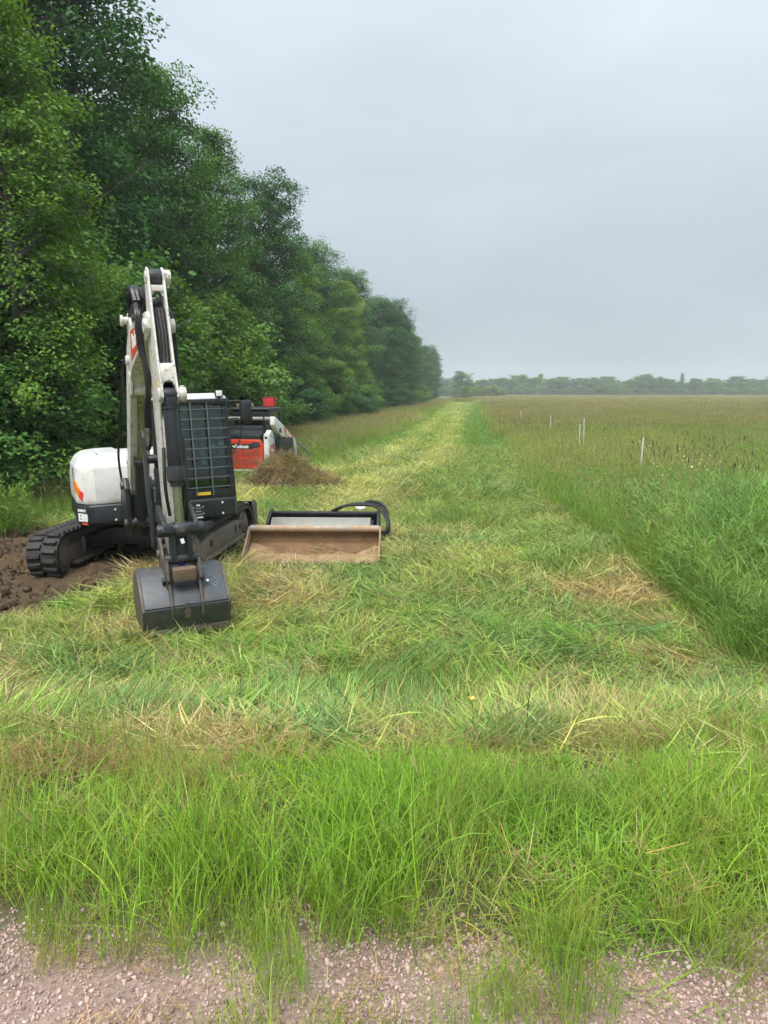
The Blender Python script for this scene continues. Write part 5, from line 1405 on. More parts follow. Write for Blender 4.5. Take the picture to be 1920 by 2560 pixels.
x, y = rnd_xy(420, -4.2, 4.6, 2.7, 5.6, rg); k = rg.rand(len(x)) < smooth((fbm(x * 1.2, y * 1.2, 44, 3) - 0.46) / 0.12) * smooth((y - 2.6) / 1.2); x, y = x[k], y[k]
scatter('cut_grass', 'swath', x, y, 'cut blades fallen over the verge grass', size=0.75, tint=mixc((0.24, 0.35, 0.09), (0.38, 0.38, 0.14), rg.rand(len(x))), zoff=0.04, tilt=0.15, seed=40)
x = np.concatenate([-1.7 + 0.5 * rg.randn(46), 1.9 + 0.5 * rg.randn(26), -0.2 + 0.4 * rg.randn(16)]); y = np.concatenate([3.25 + 0.16 * rg.randn(46), 3.7 + 0.16 * rg.randn(26), 3.6 + 0.15 * rg.randn(16)])
scatter('brown_clippings', 'straw', x, y, 'brown matted clippings caught in the verge grass', size=0.8, sizez=0.7, tint=mixc((0.22, 0.155, 0.085), (0.40, 0.32, 0.16), rg.rand(len(x))), zoff=0.05, tilt=0.3, seed=45)
# --- grit verge: crushed pink stone
x, y = rnd_xy(52000, -2.3, 2.3, 1.45, 2.45, rg)
k = rg.rand(len(x)) < smooth((y_gravel(x) + 0.35 - y) / 0.35) * (0.5 + 0.5 * smooth((fbm(x * 2.2, y * 2.2, 18, 3) - 0.3) / 0.2)); x, y = x[k], y[k]
scatter('gravel', 'stone', x, y, 'pinkish crushed stone grit at the near edge', size=np.where(rg.rand(len(x)) < 0.006, 0.022 + 0.012 * rg.rand(len(x)), 0.006 + 0.012 * rg.rand(len(x)) ** 1.8), tilt=1.2, zoff=0.002, seed=3)
x, y = rnd_xy(420, -2.3, 2.3, 1.3, 2.5, rg)
k = rg.rand(len(x)) < 0.75 * smooth((fbm(x * 3, y * 3, 19, 2) - 0.5) / 0.15); x, y = x[k], y[k]
scatter('grit_tufts', 'stubble', x, y, 'thin green tufts growing through the grit', size=0.5, sizez=0.45, tint=mixc(LIME, OLIVE, rg.rand(len(x))), seed=4)
x, y = rnd_xy(90, -1.9, 1.9, 1.55, 2.1, rg); k = rg.rand(90) < 0.3 + 0.7 * smooth((y - 1.6) / 0.4); x, y = x[k], y[k]
scatter('grit_tufts', 'fresh', x, y, 'straggling grass tufts at the grit edge', size=0.4, sizez=0.35 + 0.5 * rg.rand(len(x)), tint=mixc(GREEN, OLIVE, rg.rand(len(x))), tilt=0.15, seed=44)
x, y = rnd_xy(150, -2.3, 2.3, 1.3, 2.6, rg)
scatter('grit_straw', 'straw', x, y, 'bits of dry straw lying on the grit', size=0.35, sizez=0.35, tint=mixc((0.40, 0.31, 0.18), (0.5, 0.4, 0.24), rg.rand(len(x))), seed=5)

# --- mown ground: stubble, straw, lying cut grass
def mown(n, y0, y1, xa=-9.5, xb=5.2):
    x, y = rnd_xy(n, xa, xb, y0, y1, rg)
    k = (x > x_left(y) - 0.2) & (x < x_right(y) + 0.25) & (np.abs(x) < 0.56 * y + 1.4) & (soil_mask(x, y) < 0.06 + 0.12 * rg.rand(n)) & (soil_mask(x - 0.25, y) < 0.5)
    return x[k], y[k]
def tint_mown(x, y):
    g = fbm(x * 0.55, y * 0.55, 23, 3); hy_ = fbm(x * 0.75 + 9, y * 0.75, 24, 4)
    t = mixc((0.235, 0.350, 0.078), (0.155, 0.275, 0.078), (g - 0.45) * 4)
    t = mixa(t, (0.35, 0.380, 0.125), (fbm(x * 1.4, y * 1.4, 26, 2) - 0.45) * 2.2)
    t = mixa(t, HAY, (hy_ - 0.53) * 6 * np.interp(y, [4, 9, 14, 22], [1, 1, 0.7, 0.25]))
    s = strip_light(x, y); far_ = smooth((y - 12) / 6)
    t = mixa(t * (1 - 0.22 * far_[:, None]), (0.43, 0.46, 0.18), (s - 0.52) * 3.4 * far_)
    return mixa(t, (0.13, 0.25, 0.055), (0.48 - s) * 2.6 * far_)
x, y = mown(4200, 3.6, 10); k = y > y_band(x) - 0.5; x, y = x[k], y[k]
scatter('mown_stubble', 'stubble', x, y, 'short cut stubble of the mown strip', size=1.15, sizez=0.9, tint=mixa(tint_mown(x, y), (0.27, 0.23, 0.09), 0.5 * np.ones(len(x))), seed=6)
x, y = mown(3000, 3.8, 9); k = y > y_band(x) - 0.35; x, y = x[k], y[k]
scatter('cut_grass', 'swath', x, y, 'loose cut grass lying over the mown strip', size=0.9, tint=tint_mown(x, y), seed=7)
x, y = mown(3200, 4.0, 12); k = (y > y_band(x) - 0.2) & (fbm(x * 0.75 + 9, y * 0.75, 24, 4) > 0.50) & (rg.rand(len(x)) < 0.8); x, y = x[k], y[k]
scatter('hay_patches', 'straw', x, y, 'dry tan hay lying in patches', size=1.1, tint=mixc((0.36, 0.30, 0.145), (0.43, 0.345, 0.17), rg.rand(len(x))), zoff=0.02, seed=8)
x, y = mown(4600, 9, 18)
scatter('cut_grass', 'swath', x, y, 'loose cut grass around the machines', size=1.15, tint=tint_mown(x, y), seed=9)
x, y = mown(2400, 10, 22)
scatter('mown_stubble', 'stubble', x, y, 'short stubble around the machines', size=1.6, sizez=1.1, tint=tint_mown(x, y), seed=10)
x, y = mown(4600, 18, 34, xb=7)
scatter('cut_grass', 'swath', x, y, 'cut grass lying on the middle of the strip', size=1.5, tint=tint_mown(x, y), seed=11)
# combed bundle of long cut grass running towards the bucket's right
NW = 230
t = rg.rand(NW)
lx = np.interp(t, [0, .25, .5, .75, 1], [-1.9, -1.05, -0.65, -0.2, 0.75]) + 0.13 * rg.randn(NW); ly = np.interp(t, [0, .25, .5, .75, 1], [4.35, 4.75, 5.3, 6.1, 7.0]) + 0.13 * rg.randn(NW)
scatter('grass_windrow', 'lush', lx, ly, 'windrow of long bright cut grass', size=0.75, tint=mixc((0.20, 0.34, 0.075), (0.14, 0.27, 0.085), rg.rand(NW)), az=np.interp(t, [0, .25, .5, 1], [0.35, 0.75, 1.0, 0.75]) + 0.2 * rg.randn(NW), zoff=0.03, seed=12)
t = rg.rand(90); lx = 0.85 + 0.9 * t + 0.25 * rg.randn(90); ly = 6.6 + 1.6 * (1 - t) + 0.3 * rg.randn(90)
scatter('grass_windrow', 'lush', lx, ly, 'bluish cut grass lying in the middle of the strip', size=0.7, tint=mixc((0.14, 0.26, 0.09), (0.2, 0.33, 0.09), rg.rand(90)), zoff=0.02, seed=13)
x, y = rnd_xy(170, -4.6, -2.2, 6.9, 9.0, rg); k = soil_mask(x - 0.2, y) < 0.1; x, y = x[k], y[k]
scatter('grass_windrow', 'lush', x, y, 'cut grass lying in front of the excavator bucket', size=0.7, tint=tint_mown(x, y), zoff=0.0, seed=14)
bx_, by_, ba_, bt_, bz_ = [], [], [], [], []
PAL = np.array([(0.18, 0.36, 0.065), (0.23, 0.41, 0.07), (0.14, 0.30, 0.10), (0.32, 0.39, 0.11), (0.39, 0.33, 0.16), (0.12, 0.25, 0.065)])
for q_ in range(230):
    cy0 = 3.9 + 13.5 * rg.rand() ** 1.35; cx0 = (-0.52 + 1.04 * rg.rand()) * (cy0 + 1.2)
    if not (x_left(cy0) + 0.4 < cx0 < x_right(cy0) - 0.2) or cy0 < y_band(cx0) - 0.4 or soil_mask(cx0 - 0.3, cy0) > 0.1: continue
    az0 = rg.rand() * 6.28; col = PAL[rg.randint(0, 6)]; m_ = 4 + rg.randint(0, 9); le = 0.2 + 0.5 * rg.rand()
    t_ = (rg.rand(m_) - 0.5) * 2
    bx_.append(cx0 + t_ * le * math.cos(az0) + 0.10 * rg.randn(m_)); by_.append(cy0 + t_ * le * math.sin(az0) + 0.10 * rg.randn(m_))
    ba_.append(az0 + 0.25 * rg.randn(m_)); bt_.append(col[None] * (0.85 + 0.3 * rg.rand(m_, 1))); bz_.append(0.01 + 0.05 * rg.rand(m_))
bx_, by_, ba_, bt_, bz_ = map(np.concatenate, (bx_, by_, ba_, bt_, bz_))
kk_ = (soil_mask(bx_, by_) < 0.1) & open_ground(bx_, by_); bx_, by_, ba_, bt_, bz_ = bx_[kk_], by_[kk_], ba_[kk_], bt_[kk_], bz_[kk_]
scatter('grass_windrow', 'lush', bx_, by_, 'combed bundles of cut grass strewn over the strip', size=0.72, tint=bt_, az=ba_, zoff=bz_, seed=41)
# seed stems and broad-leaved weeds among the verge grass
x, y = rnd_xy(170, -4.0, 4.3, 2.2, 5.0, rg)
scatter('verge_stems', 'meadow', x, y, 'thin seed stems among the verge grass', size=0.35, sizez=0.52, tint=mixc((0.24, 0.36, 0.07), (0.36, 0.38, 0.12), rg.rand(len(x))), tilt=0.2, seed=42)
x, y = rnd_xy(120, -3.6, 3.8, 2.0, 4.6, rg); k = y > y_gravel(x) + 0.35; x, y = x[k], y[k]
scatter('verge_weeds', 'rosette', x, y, 'broad-leaved weeds in the verge grass', size=0.6, tint=mixc((0.16, 0.30, 0.05), (0.24, 0.38, 0.06), rg.rand(len(x))), seed=43)
# uncut tufts left standing on the strip
cx_ = np.array([0.9, 1.5, 2.3, 0.3, 1.9, -0.5, 2.9, -2.7, 0.2, 1.1, 3.3]); cy_ = np.array([14.6, 15.4, 10.6, 5.5, 14.3, 16.5, 11.4, 14.6, 6.4, 17.6, 15.5])
x = np.concatenate([c + 0.30 * rg.randn(26) for c in cx_]); y = np.concatenate([c + 0.30 * rg.randn(26) for c in cy_])
scatter('standing_tufts', 'fresh', x, y, 'tufts of grass left standing on the strip', size=1.3, sizez=0.95, tint=mixc((0.11, 0.19, 0.05), (0.17, 0.26, 0.07), rg.rand(len(x))), seed=15)
# mown strip in the distance
def strip(n, y0, y1, p=1.0):
    y = y0 + (y1 - y0) * rg.rand(n) ** p; x = x_left(y) + (x_right(y) - x_left(y)) * rg.rand(n); return x, y
x, y = strip(5200, 24, 90, 1.4)
s_ = strip_light(x, y)
tn = mixc((0.15, 0.265, 0.06), (0.43, 0.465, 0.17), (s_ - 0.42) * 2.8)
scatter('mown_strip', 'farturf', x, y, 'mown turf of the strip running to the wood', size=1.0, sizez=0.8, tint=tn, tilt=0.02, seed=16)
x, y = strip(4500, 85, 190)
s_ = strip_light(x, y)
scatter('mown_strip', 'farturf', x, y, 'far end of the mown strip', size=1.7, sizez=0.7, tint=mixc((0.15, 0.265, 0.06), (0.43, 0.465, 0.17), (s_ - 0.42) * 2.8), tilt=0.02, seed=17)

# --- torn soil by the excavator
x, y = rnd_xy(6500, -8.5, -2.6, 7.4, 14.8, rg)
k = rg.rand(len(x)) < soil_mask(x, y) ** 2 * (0.25 + 0.75 * smooth((fbm(x * 1.5, y * 1.5, 42, 2) - 0.35) / 0.2)); x, y = x[k], y[k]
scatter('soil_clods', 'clod', x, y, 'dark torn clods of soil round the left track', size=0.03 + 0.17 * rg.rand(len(x)) ** 3, tilt=1.0, zoff=0.015, seed=18)
x = np.concatenate([-3.5 + 0.35 * rg.randn(90), -2.9 + 0.25 * rg.randn(50)]); y = np.concatenate([10.6 + 0.3 * rg.randn(90), 11.0 + 0.2 * rg.randn(50)])
scatter('soil_clods', 'clod', x, y, 'clods of soil heaped under the excavator', size=0.05 + 0.18 * rg.rand(len(x)) ** 2, tilt=1.0, zoff=0.02, seed=19)
x, y = rnd_xy(160, -8, -2.6, 7.2, 14.4, rg); k = rg.rand(160) < soil_mask(x, y) * 0.6; x, y = x[k], y[k]
scatter('soil_straw', 'straw', x, y, 'torn roots and straw in the soil', size=0.6, tint=mixc((0.30, 0.22, 0.12), (0.42, 0.33, 0.18), rg.rand(len(x))), zoff=0.05, tilt=0.4, seed=20)

# --- tall grass on the right, near
def right(n, y0, y1, w, p=1.0):
    y = y0 + (y1 - y0) * rg.rand(n); x = x_right(y) + 0.25 * (fbm(y * 0.7, y * 0 + 1, 28, 3) - 0.5) * 2 + w * rg.rand(n) ** p; return x, y
x, y = right(2900, 5.2, 19, 6.5, 1.4)
k = rg.rand(len(x)) < (0.12 + 0.88 * smooth((14 - y) / 6)) * (0.35 + 0.65 * smooth((fbm(x * 0.8, y * 0.8, 48, 2) - 0.3) / 0.2)); x, y = x[k], y[k]
hgt = np.interp(y, [5, 8, 11, 14, 19], [1.25, 1.2, 1.08, 0.8, 0.55]) * (0.72 + 0.6 * fbm(x * 1.3, y * 1.3, 49, 2)) * np.clip(0.55 + (x - x_right(y)) * 0.7, 0.5, 1.0)
tn = mixc((0.13, 0.26, 0.085), (0.23, 0.36, 0.08), (fbm(x * 0.9, y * 0.9, 29, 2) - 0.3) * 2)
scatter('reed_grass', 'reed', x, y, 'tall bluish reed grass at the right edge', size=1.0, sizez=hgt, tint=tn, seed=21)
x, y = right(64, 8.5, 17, 8.0); k = x > x_right(y) + 1.0; x, y = x[k], y[k]
scatter('purple_spikes', 'spiked', x, y, 'dark purple seed spikes above the reed grass', size=1.0, sizez=0.95, tint=np.tile((0.13, 0.18, 0.06), (len(x), 1)), seed=22)
x, y = right(700, 5.0, 20, 0.7); 
scatter('edge_grass', 'fresh', x, y, 'leaning grass along the cut edge', size=1.6, sizez=1.35, tint=mixc((0.15, 0.28, 0.06), (0.25, 0.37, 0.07), rg.rand(len(x))), tilt=0.25, seed=23)
# --- meadow on the right
def meadow_pts(n, y0, y1, power=1.0):
    y = y0 + (y1 - y0) * rg.rand(n) ** power
    xr_ = x_right(y); x = xr_ + (0.66 * y + 6 - xr_) * rg.rand(n)
    return x, y
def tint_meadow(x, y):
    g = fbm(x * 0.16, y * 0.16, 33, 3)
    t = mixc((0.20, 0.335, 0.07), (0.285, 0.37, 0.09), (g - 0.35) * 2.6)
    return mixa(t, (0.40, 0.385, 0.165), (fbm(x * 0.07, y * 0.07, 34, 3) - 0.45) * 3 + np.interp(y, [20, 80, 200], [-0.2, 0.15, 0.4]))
x, y = meadow_pts(6000, 7.5, 46)
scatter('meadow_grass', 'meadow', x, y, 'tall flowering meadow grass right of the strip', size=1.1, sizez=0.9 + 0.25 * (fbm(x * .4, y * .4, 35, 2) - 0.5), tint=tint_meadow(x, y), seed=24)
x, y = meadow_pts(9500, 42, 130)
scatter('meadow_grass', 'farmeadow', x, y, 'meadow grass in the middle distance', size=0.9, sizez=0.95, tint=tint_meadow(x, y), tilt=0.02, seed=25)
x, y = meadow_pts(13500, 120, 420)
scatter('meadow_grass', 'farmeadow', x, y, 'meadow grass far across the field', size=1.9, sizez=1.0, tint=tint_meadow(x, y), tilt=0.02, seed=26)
x, y = meadow_pts(420, 15, 60); 
k = rg.rand(len(x)) < smooth((fbm(x * 0.35, y * 0.35, 36, 2) - 0.45) / 0.15); x, y = x[k], y[k]
scatter('meadow_flowers', 'daisy', x, y, 'small white and yellow flowers in the meadow', size=1.0, tint=np.tile((0.12, 0.18, 0.06), (len(x), 1)), seed=27)
# --- meadow on the left, up to the trees
def left_pts(n, y0, y1, w=9.5, power=1.0):
    y = y0 + (y1 - y0) * rg.rand(n) ** power; x = x_left(y) - w * rg.rand(n)
    k = ~((np.abs(x + 4.05 - 0.14 * (y - 23.65)) < 1.2) & (y > 22.5) & (y < 28.5)) & (x > -0.56 * y - 3)
    return x[k], y[k]
x, y = left_pts(4600, 13.6, 50)
scatter('meadow_grass', 'meadow', x, y, 'tall grass between the strip and the trees', size=1.1, sizez=np.interp(y, [13.5, 16, 25], [0.6, 0.8, 0.9]), tint=mixa(tint_meadow(x, y), (0.13, 0.21, 0.055), np.interp(y, [14, 24, 40], [0.9, 0.6, 0.2])), seed=28)
x, y = left_pts(2600, 48, 200)
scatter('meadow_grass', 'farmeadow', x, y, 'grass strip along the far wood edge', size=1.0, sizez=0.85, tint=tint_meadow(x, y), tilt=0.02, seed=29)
x, y = left_pts(1500, 13.4, 20, 6.0)
scatter('rough_grass', 'fresh', x, y, 'fresh long grass left of the excavator', size=1.8, sizez=1.3, tint=mixc((0.12, 0.22, 0.045), (0.18, 0.30, 0.06), rg.rand(len(x))), seed=30)
x, y = left_pts(260, 14, 30, 7); scatter('meadow_flowers', 'daisy', x, y, 'small flowers in the grass near the wood', size=0.8, tint=np.tile((0.12, 0.18, 0.06), (len(x), 1)), seed=31)
# grass across the strip's far end
y = 186 + 12 * rg.rand(900); x = x_left(y) + (x_right(y) - x_left(y)) * rg.rand(900)
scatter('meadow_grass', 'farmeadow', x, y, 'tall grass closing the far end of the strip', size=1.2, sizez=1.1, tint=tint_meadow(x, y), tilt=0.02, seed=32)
# litter on the debris heap and round its foot
hx, hy, hz = HEAP
NH = 300
sel = rg.randint(0, hx.size, NH)
o = scatter('torn_grass', 'swath', hx.ravel()[sel] + 0.05 * rg.randn(NH), hy.ravel()[sel] + 0.05 * rg.randn(NH), None, size=0.75, sizez=0.9, tint=mixc((0.11, 0.085, 0.055), (0.36, 0.295, 0.165), rg.rand(NH) ** 1.3), tilt=0.7, z=hz.ravel()[sel], zoff=-0.01, parent=HP, seed=33)
sel = rg.randint(0, hx.size, 120); sel = np.where(hx.ravel()[sel] > 0.1, sel, rg.randint(0, hx.size, 120))
o = scatter('green_litter', 'lush', hx.ravel()[sel], hy.ravel()[sel], None, size=0.55, sizez=0.5, tint=mixc((0.17, 0.22, 0.07), (0.34, 0.31, 0.13), rg.rand(120)), tilt=0.35, z=hz.ravel()[sel], zoff=-0.02, parent=HP, seed=34)

# ================================================================== TREES
rg = np.random.RandomState(2024)
def leaf_cloud(rs, centers, outdir, per, rc, size, tipcol):
    """clusters of rhombic leaves round given centres"""
    n = len(centers) * per
    c = np.repeat(centers, per, 0); od = np.repeat(outdir, per, 0); tc_ = np.repeat(tipcol, per); rr = np.repeat(rc, per)
    u = rs.randn(n, 3); u /= np.linalg.norm(u, axis=1, keepdims=True); u *= (rs.rand(n, 1) ** 0.45)
    u[:, 2] *= 0.48
    p = c + u * rr[:, None]
    p[:, 2] -= 0.18 * (u[:, 0] ** 2 + u[:, 1] ** 2) * rr
    nrm = rs.randn(n, 3) * 0.42 + np.array([0, 0, 1.0]) + od * 0.35; nrm /= np.linalg.norm(nrm, axis=1, keepdims=True)
    d = rs.randn(n, 3) + od * 0.9 + np.array([0, 0, -0.35]); d -= nrm * (d * nrm).sum(1, keepdims=True); d /= np.linalg.norm(d, axis=1, keepdims=True)
    s = np.cross(nrm, d); L = size * (0.7 + 0.6 * rs.rand(n))[:, None]
    V = np.stack([p, p + d * L * 0.45 + s * L * 0.34 + nrm * L * 0.07, p + d * L, p + d * L * 0.45 - s * L * 0.34 + nrm * L * 0.07], 1).reshape(-1, 3)
    f = np.array([(0, 1, 2), (0, 2, 3)])
    F = (f[None] + (np.arange(n) * 4)[:, None, None]).reshape(-1, 3)
    br = (1 + 0.13 * rs.randn(n)).clip(0.6, 1.5); y_ = tc_ * (0.6 + 0.4 * rs.rand(n))
    col = np.stack([br * (1 + 0.55 * y_), br * (1 + 0.28 * y_), br * (1 - 0.05 * y_), np.ones(n)], 1)
    return V, F, np.repeat(col, 4, 0)

def make_tree(seed, H, Rc, base, nb, per, leaf, shape=0.42, lean=0.0):
    rs = np.random.RandomState(seed)
    tk = MB()
    tp = [Vector((lean * t * t * H + 0.12 * math.sin(3 * t + seed), 0.10 * math.cos(4 * t + seed), H * 0.92 * t)) for t in np.linspace(0, 1, 9)]
    tp[0].z = -0.5
    tk.tube(tp, 0.013 * H + 0.04, 10, 0.02)
    cen, out, rcs, tip = [], [], [], []
    for i in range(nb):
        t = (i + rs.rand()) / nb
        z = base + (H * 0.97 - base) * t
        a = i * 2.39996 + 0.6 * rs.randn()
        prof = math.sqrt(max(0.05, 1 - ((t - shape) / 0.60) ** 2)) if t > shape else 0.72 + 0.28 * t / shape
        ln = Rc * prof * (0.72 + 0.45 * rs.rand())
        up = 0.15 + 0.9 * t + 0.15 * rs.randn()
        d = np.array([math.cos(a), math.sin(a), up]); d /= np.linalg.norm(d)
        zb = max(base * 0.5, z - ln * up * 0.55)
        q = min(max(zb / (H * 0.92), 0), 1) * 8; i0 = min(int(q), 7)
        p0 = tp[i0].lerp(tp[i0 + 1], q - i0)
        pts = []
        for s in np.linspace(0, 1, 6):
            pts.append(p0 + Vector(d) * (ln * s) + Vector((0, 0, -0.10 * ln * s * s)))
        tk.tube(pts, 0.035 + 0.012 * ln, 5, 0.008)
        m = max(3, int(4.5 * ln / Rc) + 2)
        for j in range(m):
            s = 0.30 + 0.72 * (j + rs.rand()) / m
            c = p0 + Vector(d) * (ln * s) + Vector((0, 0, -0.10 * ln * s * s))
            w = 0.30 * ln * (1.15 - 0.5 * s)
            lat = np.array([-math.sin(a), math.cos(a), 0]) * w * rs.randn() + np.array([0, 0, 0.22 * w * rs.randn()])
            cen.append(np.array(c) + lat); out.append(np.array([math.cos(a), math.sin(a), 0.1])); rcs.append((0.55 + 0.42 * rs.rand()) * (Rc / 3.4) ** 0.7)
            tip.append(max(0, (s - 0.55) / 0.5) * (0.4 + 0.6 * rs.rand()))
    V, F, c = leaf_cloud(rs, np.array(cen), np.array(out), per, np.array(rcs), leaf, np.array(tip))
    return tk.mesh('trunk', 'bark'), fastmesh('crown', V, F, 'tree_leaf', c)

TP = [make_tree(1, 16, 3.9, 1.0, 104, 135, 0.15, 0.45), make_tree(2, 16, 3.4, 0.8, 100, 130, 0.145, 0.40), make_tree(3, 16, 4.4, 1.2, 112, 130, 0.15, 0.50),
      make_tree(4, 16, 3.6, 0.7, 106, 130, 0.145, 0.40), make_tree(5, 16, 3.9, 1.4, 100, 130, 0.15, 0.54, 0.004)]
BUSH = [make_tree(21, 4.2, 2.2, 0.2, 40, 120, 0.12), make_tree(22, 3.4, 2.0, 0.15, 36, 120, 0.115, 0.4), make_tree(23, 5.2, 2.2, 0.3, 50, 120, 0.12)]
FAR = [make_tree(31, 9, 2.6, 0.3, 34, 46, 0.30, 0.5), make_tree(32, 9, 2.2, 0.3, 32, 46, 0.30, 0.5), make_tree(33, 9, 3.0, 0.3, 36, 44, 0.30, 0.5)]
def make_spruce(seed, H, Rc):
    rs = np.random.RandomState(seed); cen, out, rcs, tip = [], [], [], []
    tk = MB(); tk.tube([(0, 0, -0.3), (0, 0, H * 0.5), (0, 0, H)], 0.14, 8, 0.02)
    for i in range(70):
        t = (i + rs.rand()) / 70; a = i * 2.4; ln = Rc * (1 - t) ** 0.9 + 0.1
        for s in (0.35, 0.65, 0.95):
            cen.append(np.array([math.cos(a) * ln * s, math.sin(a) * ln * s, 0.3 + (H - 0.3) * t - 0.15 * ln * s])); out.append(np.array([math.cos(a), math.sin(a), -0.2])); rcs.append(0.28 + 0.2 * (1 - t)); tip.append(0)
    V, F, c = leaf_cloud(rs, np.array(cen), np.array(out), 16, np.array(rcs), 0.22, np.array(tip))
    return tk.mesh('trunk', 'bark'), fastmesh('crown', V, F, 'tree_leaf', c)
SPR = make_spruce(41, 9, 1.7)

def plant_tree(P, name, x, y, h, hp, wide, rz, tint, label, group, cat='tree', z=None):
    z = float(ground_z(x, y)) if z is None else z
    e_ = empty(name, (x, y, z - 0.05), (0, 0, rz)); s = h / hp; e_.scale = (s * wide, s * wide, s)
    t = link(bpy.data.objects.new('trunk', P[0]), e_); c = link(bpy.data.objects.new('crown', P[1]), e_)
    c.color = (*tint, 1)
    tag(e_, label, cat, group)
    return e_
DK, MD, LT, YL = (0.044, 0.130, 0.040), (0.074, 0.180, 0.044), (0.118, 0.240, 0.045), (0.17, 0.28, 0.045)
near = [  # px-derived x, distance, height, width factor, proto, tint, label
    (-8.3, 17.6, 11.6, 0.85, 3, LT, 'light green tree nearest on the left, low boughs at the picture edge'),
    (-10.9, 26.0, 19.0, 0.85, 2, DK, 'tallest dark tree rising out of the picture top'),
    (-9.6, 34.0, 16.6, 0.85, 0, MD, 'tall dark tree standing directly behind the excavator arm'),
    (-8.8, 41.5, 16.4, 0.88, 1, MD, 'tall tree with a pointed top right of the excavator arm'),
    (-7.7, 49.0, 16.2, 0.92, 4, DK, 'dark tree with boughs leaning out over the meadow above the loader'),
    (-6.3, 58.0, 13.2, 0.85, 3, LT, 'fresh green tree rising above the loader roof'),
    (-6.4, 68.0, 15.8, 0.95, 2, MD, 'broad tree whose loose open top stands above its neighbours'),
    (-4.0, 76.0, 13.6, 0.95, 1, YL, 'yellow-green tree half way along the wood edge'),
    (-3.6, 86.0, 16.2, 0.95, 0, MD, 'round-topped tree just beyond the yellow-green one'),
    (-0.6, 98.0, 14.6, 0.9, 4, DK, 'dark green tree past the middle of the wood edge'),
    (1.0, 112.0, 16.0, 1.0, 2, DK, 'large dark tree bulging towards the strip in the distance')]
for x, y, h, wd, pi_, tn, lab in near:
    plant_tree(TP[pi_], 'broadleaf_tree', x, y, h, 16, wd, rg.rand() * 6.28, tn, lab, 'trees of the wood edge')
for k in range(12):        # the rest of the row, into the distance
    y = 122 + k * 13.5 + 2 * rg.randn(); x = -13.6 + 0.112 * y + 1.2 * rg.randn()
    plant_tree(TP[k % 5], 'broadleaf_tree', x, y, 15.2 + 1.2 * rg.randn(), 16, 1.05, rg.rand() * 6.28, (DK, MD, DK, MD, LT)[k % 5], 'dark broadleaf tree in the far end of the wood edge row', 'far trees of the wood edge')
for k in range(26):        # second rank behind the row: closes the wood
    y = 24 + k * 9.5 + 2 * rg.randn(); x = -17.5 + 0.105 * y + 1.5 * rg.randn()
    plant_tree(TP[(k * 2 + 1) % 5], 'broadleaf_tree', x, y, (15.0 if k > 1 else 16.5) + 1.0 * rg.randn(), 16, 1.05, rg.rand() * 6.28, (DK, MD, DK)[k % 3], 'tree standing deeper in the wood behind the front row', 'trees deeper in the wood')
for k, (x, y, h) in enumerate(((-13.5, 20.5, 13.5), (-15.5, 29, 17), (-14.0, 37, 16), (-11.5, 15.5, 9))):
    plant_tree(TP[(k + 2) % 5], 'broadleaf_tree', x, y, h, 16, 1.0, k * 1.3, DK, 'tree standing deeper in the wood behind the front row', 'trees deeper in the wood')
for k in range(34):        # undergrowth along the foot of the wood
    y = 17.5 + k * (3.1 + 0.075 * k) + 0.6 * rg.randn(); x = -10.8 + 0.112 * y - 0.2 + 0.6 * rg.randn()
    if y < 21: x -= 0.9
    lab = 'leafy bush at the foot of the wood, overhanging the tall grass' if y > 30 else 'low leafy bush at the foot of the wood left of the excavator'
    plant_tree(BUSH[k % 3], 'leafy_bush', x, y, (3.4, 3.0, 4.6)[k % 3] * (0.85 + 0.4 * rg.rand()), (4.2, 3.4, 5.2)[k % 3], 1.15, rg.rand() * 6.28, (MD, LT, MD, DK, LT)[k % 5], lab, 'bushes along the wood edge' if y > 30 else 'bushes left of the excavator', 'bush')
left_bushes = [(-8.9, 17.2, 4.6, 0, MD, 'leafy bush at the left picture edge, standing over the bright weed clump'), (-9.4, 19.6, 7.4, 2, LT, 'tall light green bush under the boughs of the nearest left tree'),
               (-8.1, 21.4, 6.2, 2, MD, 'dense green bush behind the white side cover of the excavator'), (-9.6, 24.0, 7.8, 0, MD, 'tall bush in the shade left of the excavator boom'),
               (-8.3, 27.5, 7.0, 2, LT, 'light green bush showing directly beside the excavator stick'), (-7.3, 31.5, 6.4, 0, LT, 'spreading bush whose bright boughs reach right of the excavator stick'), (-6.8, 36.0, 5.8, 2, MD, 'bush rising behind the excavator cab roof')]
for x, y, h, pi_, tn, lab in left_bushes:
    plant_tree(BUSH[pi_], 'leafy_bush', x, y, h, (4.2, 3.4, 5.2)[pi_], 1.0, x * 3.1, tn, lab, 'tall bushes behind the excavator', 'bush')
for k in range(14):
    y = 19 + k * 5.0; x = -14.0 + 0.112 * y
    plant_tree(BUSH[(k + 1) % 3], 'leafy_bush', x, y, 5.2, (4.2, 3.4, 5.2)[(k + 1) % 3], 1.2, k * 1.1, DK, 'shaded bush in the wood behind the front bushes', 'bushes inside the wood', 'bush')
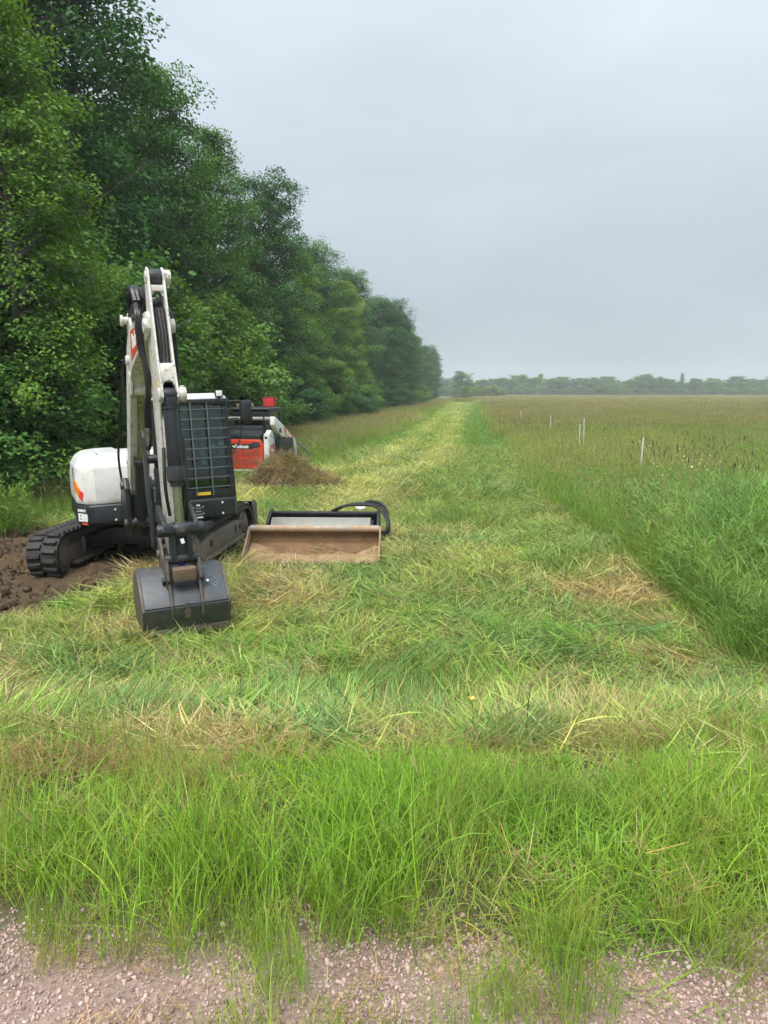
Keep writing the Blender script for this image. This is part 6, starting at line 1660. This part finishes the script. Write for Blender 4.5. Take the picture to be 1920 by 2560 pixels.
# far side of the meadow
r2 = np.random.RandomState(77)
for k in range(110):
    y = 425 + 30 * r2.rand() + (k % 3) * 10; x = 32 + 268 * (k + r2.rand()) / 110
    h = 9.2 + 1.2 * r2.randn()
    if k % 9 == 4: h += 1.6
    plant_tree(FAR[k % 3], 'distant_tree', x, y, max(6.5, h), 9, 2.3, r2.rand() * 6.28, (LT, (0.08, 0.19, 0.045), MD)[k % 3], 'hazy green tree of the wood across the meadow', 'trees across the meadow')
for k in range(44):
    y = 402 + 18 * r2.rand(); x = 34 + 250 * (k + r2.rand()) / 44
    plant_tree(FAR[(k + 1) % 3], 'distant_bush', x, y, 4.0 + 1.2 * r2.rand(), 9, 2.0, r2.rand() * 6.28, LT, 'hazy low bush in front of the wood across the meadow', 'bushes across the meadow', 'bush')
plant_tree(SPR, 'spruce_tree', 162, 424, 12.5, 9, 1.35, 0.3, DK, 'pointed dark spruce standing out of the far wood on the right', None)
plant_tree(FAR[1], 'distant_tree', 84, 420, 12.6, 9, 0.7, 0.3, YL, 'slim pale tree rising above the far wood near its middle', None)
plant_tree(FAR[2], 'distant_tree', 33.0, 330, 11.5, 9, 1.4, 1.3, MD, 'rounded hazy tree right at the end of the wood edge', None)
for k in range(9):
    plant_tree(FAR[k % 3], 'distant_bush', 26 + 3.0 * k + r2.randn(), 268 + 9 * k + 4 * r2.randn(), 4.2 + 1.2 * r2.rand(), 9, 1.9, k * 0.9, YL, 'bush closing the far end of the mown strip', 'bushes at the end of the strip', 'bush')

# ================================================================== SINGLE PLANTS
def weed(seed, n, radius, h):
    rs = np.random.RandomState(seed); parts = []
    v, f, c, P = blades(rs, n, radius, (h * 0.75, h * 1.1), (0.008, 0.011), (0, 0.16), (0, 0.25), 6); parts.append((v, f, c))
    for s in range(n):
        for j in range(30):
            t = 0.15 + 0.85 * (j + rs.rand()) / 30; kf = t * 6; i0 = min(int(kf), 5); p = P[s, i0] * (1 - (kf - i0)) + P[s, i0 + 1] * (kf - i0)
            v2, f2, c2, _ = blades(rs, 1, 0.0, (0.07, 0.15), (0.016, 0.026), (0.5, 1.1), (0.3, 1.0), 4, (j * 2.4, 0.2), yellow=0.5); parts.append((v2 + p, f2, c2))
    V, F, c = join(parts)
    return fastmesh('weed_plant', V, F, 'weed_leaf', c)
for k, (x, y, n, rad, h, lab) in enumerate(((-6.95, 13.7, 70, 0.55, 1.12, 'bright green weed clump at the left picture edge behind the torn soil'), (4.45, 13.0, 16, 0.35, 1.15, 'light green leafy weed standing in the reed grass at the right'))):
    o = link(bpy.data.objects.new('weed_plant', weed(60 + k, n, rad, h))); o.location = (x, y, float(ground_z(x, y)) - 0.02); o.color = ((0.14, 0.27, 0.045, 1), (0.17, 0.27, 0.06, 1))[k]
    tag(o, lab, 'weed')
BC = empty('buttercup', (0.395, 3.27, float(ground_z(0.395, 3.27))))
tag(BC, 'single yellow buttercup in the green verge grass', 'flower')
paint('petal_yellow', (0.85, 0.55, 0.02), 0.35, var=0.05); paint('stem_green', (0.12, 0.22, 0.05), 0.6)
MB().tube([(0, 0, 0), (0.01, 0, 0.2), (0.0, 0.01, 0.37)], 0.002, 6, samp=4).build('stem', 'stem_green', BC)
for k in range(5):
    t = k * 2 * math.pi / 5; c_, s_ = math.cos(t), math.sin(t)
    pt = MB(); pt.add([(0, 0, 0.37), (0.011 * c_ - 0.008 * s_, 0.011 * s_ + 0.008 * c_, 0.378), (0.016 * c_, 0.016 * s_, 0.388), (0.011 * c_ + 0.008 * s_, 0.011 * s_ - 0.008 * c_, 0.378)], [(0, 3, 2, 1)]); pt.build('petal', 'petal_yellow', BC)

# ================================================================== HAZE
HZ = bpy.data.materials.new('misty_air'); nt, out = nodes_of(HZ)
pv = nt.nodes.new('ShaderNodeVolumePrincipled')
pv.inputs['Color'].default_value = (0.90, 0.955, 1.0, 1)
pv.inputs['Density'].default_value = 0.00065
pv.inputs['Anisotropy'].default_value = 0.0
nt.links.new(pv.outputs[0], out.inputs['Volume'])
hz_ = MB().box(-660, 660, -80, 790, -3.0, 24.0); me = hz_.mesh('haze', 'bark'); me.materials.clear(); me.materials.append(HZ)
haze = link(bpy.data.objects.new('haze', me)); tag(haze, 'thin pale mist filling the air', kind='stuff')
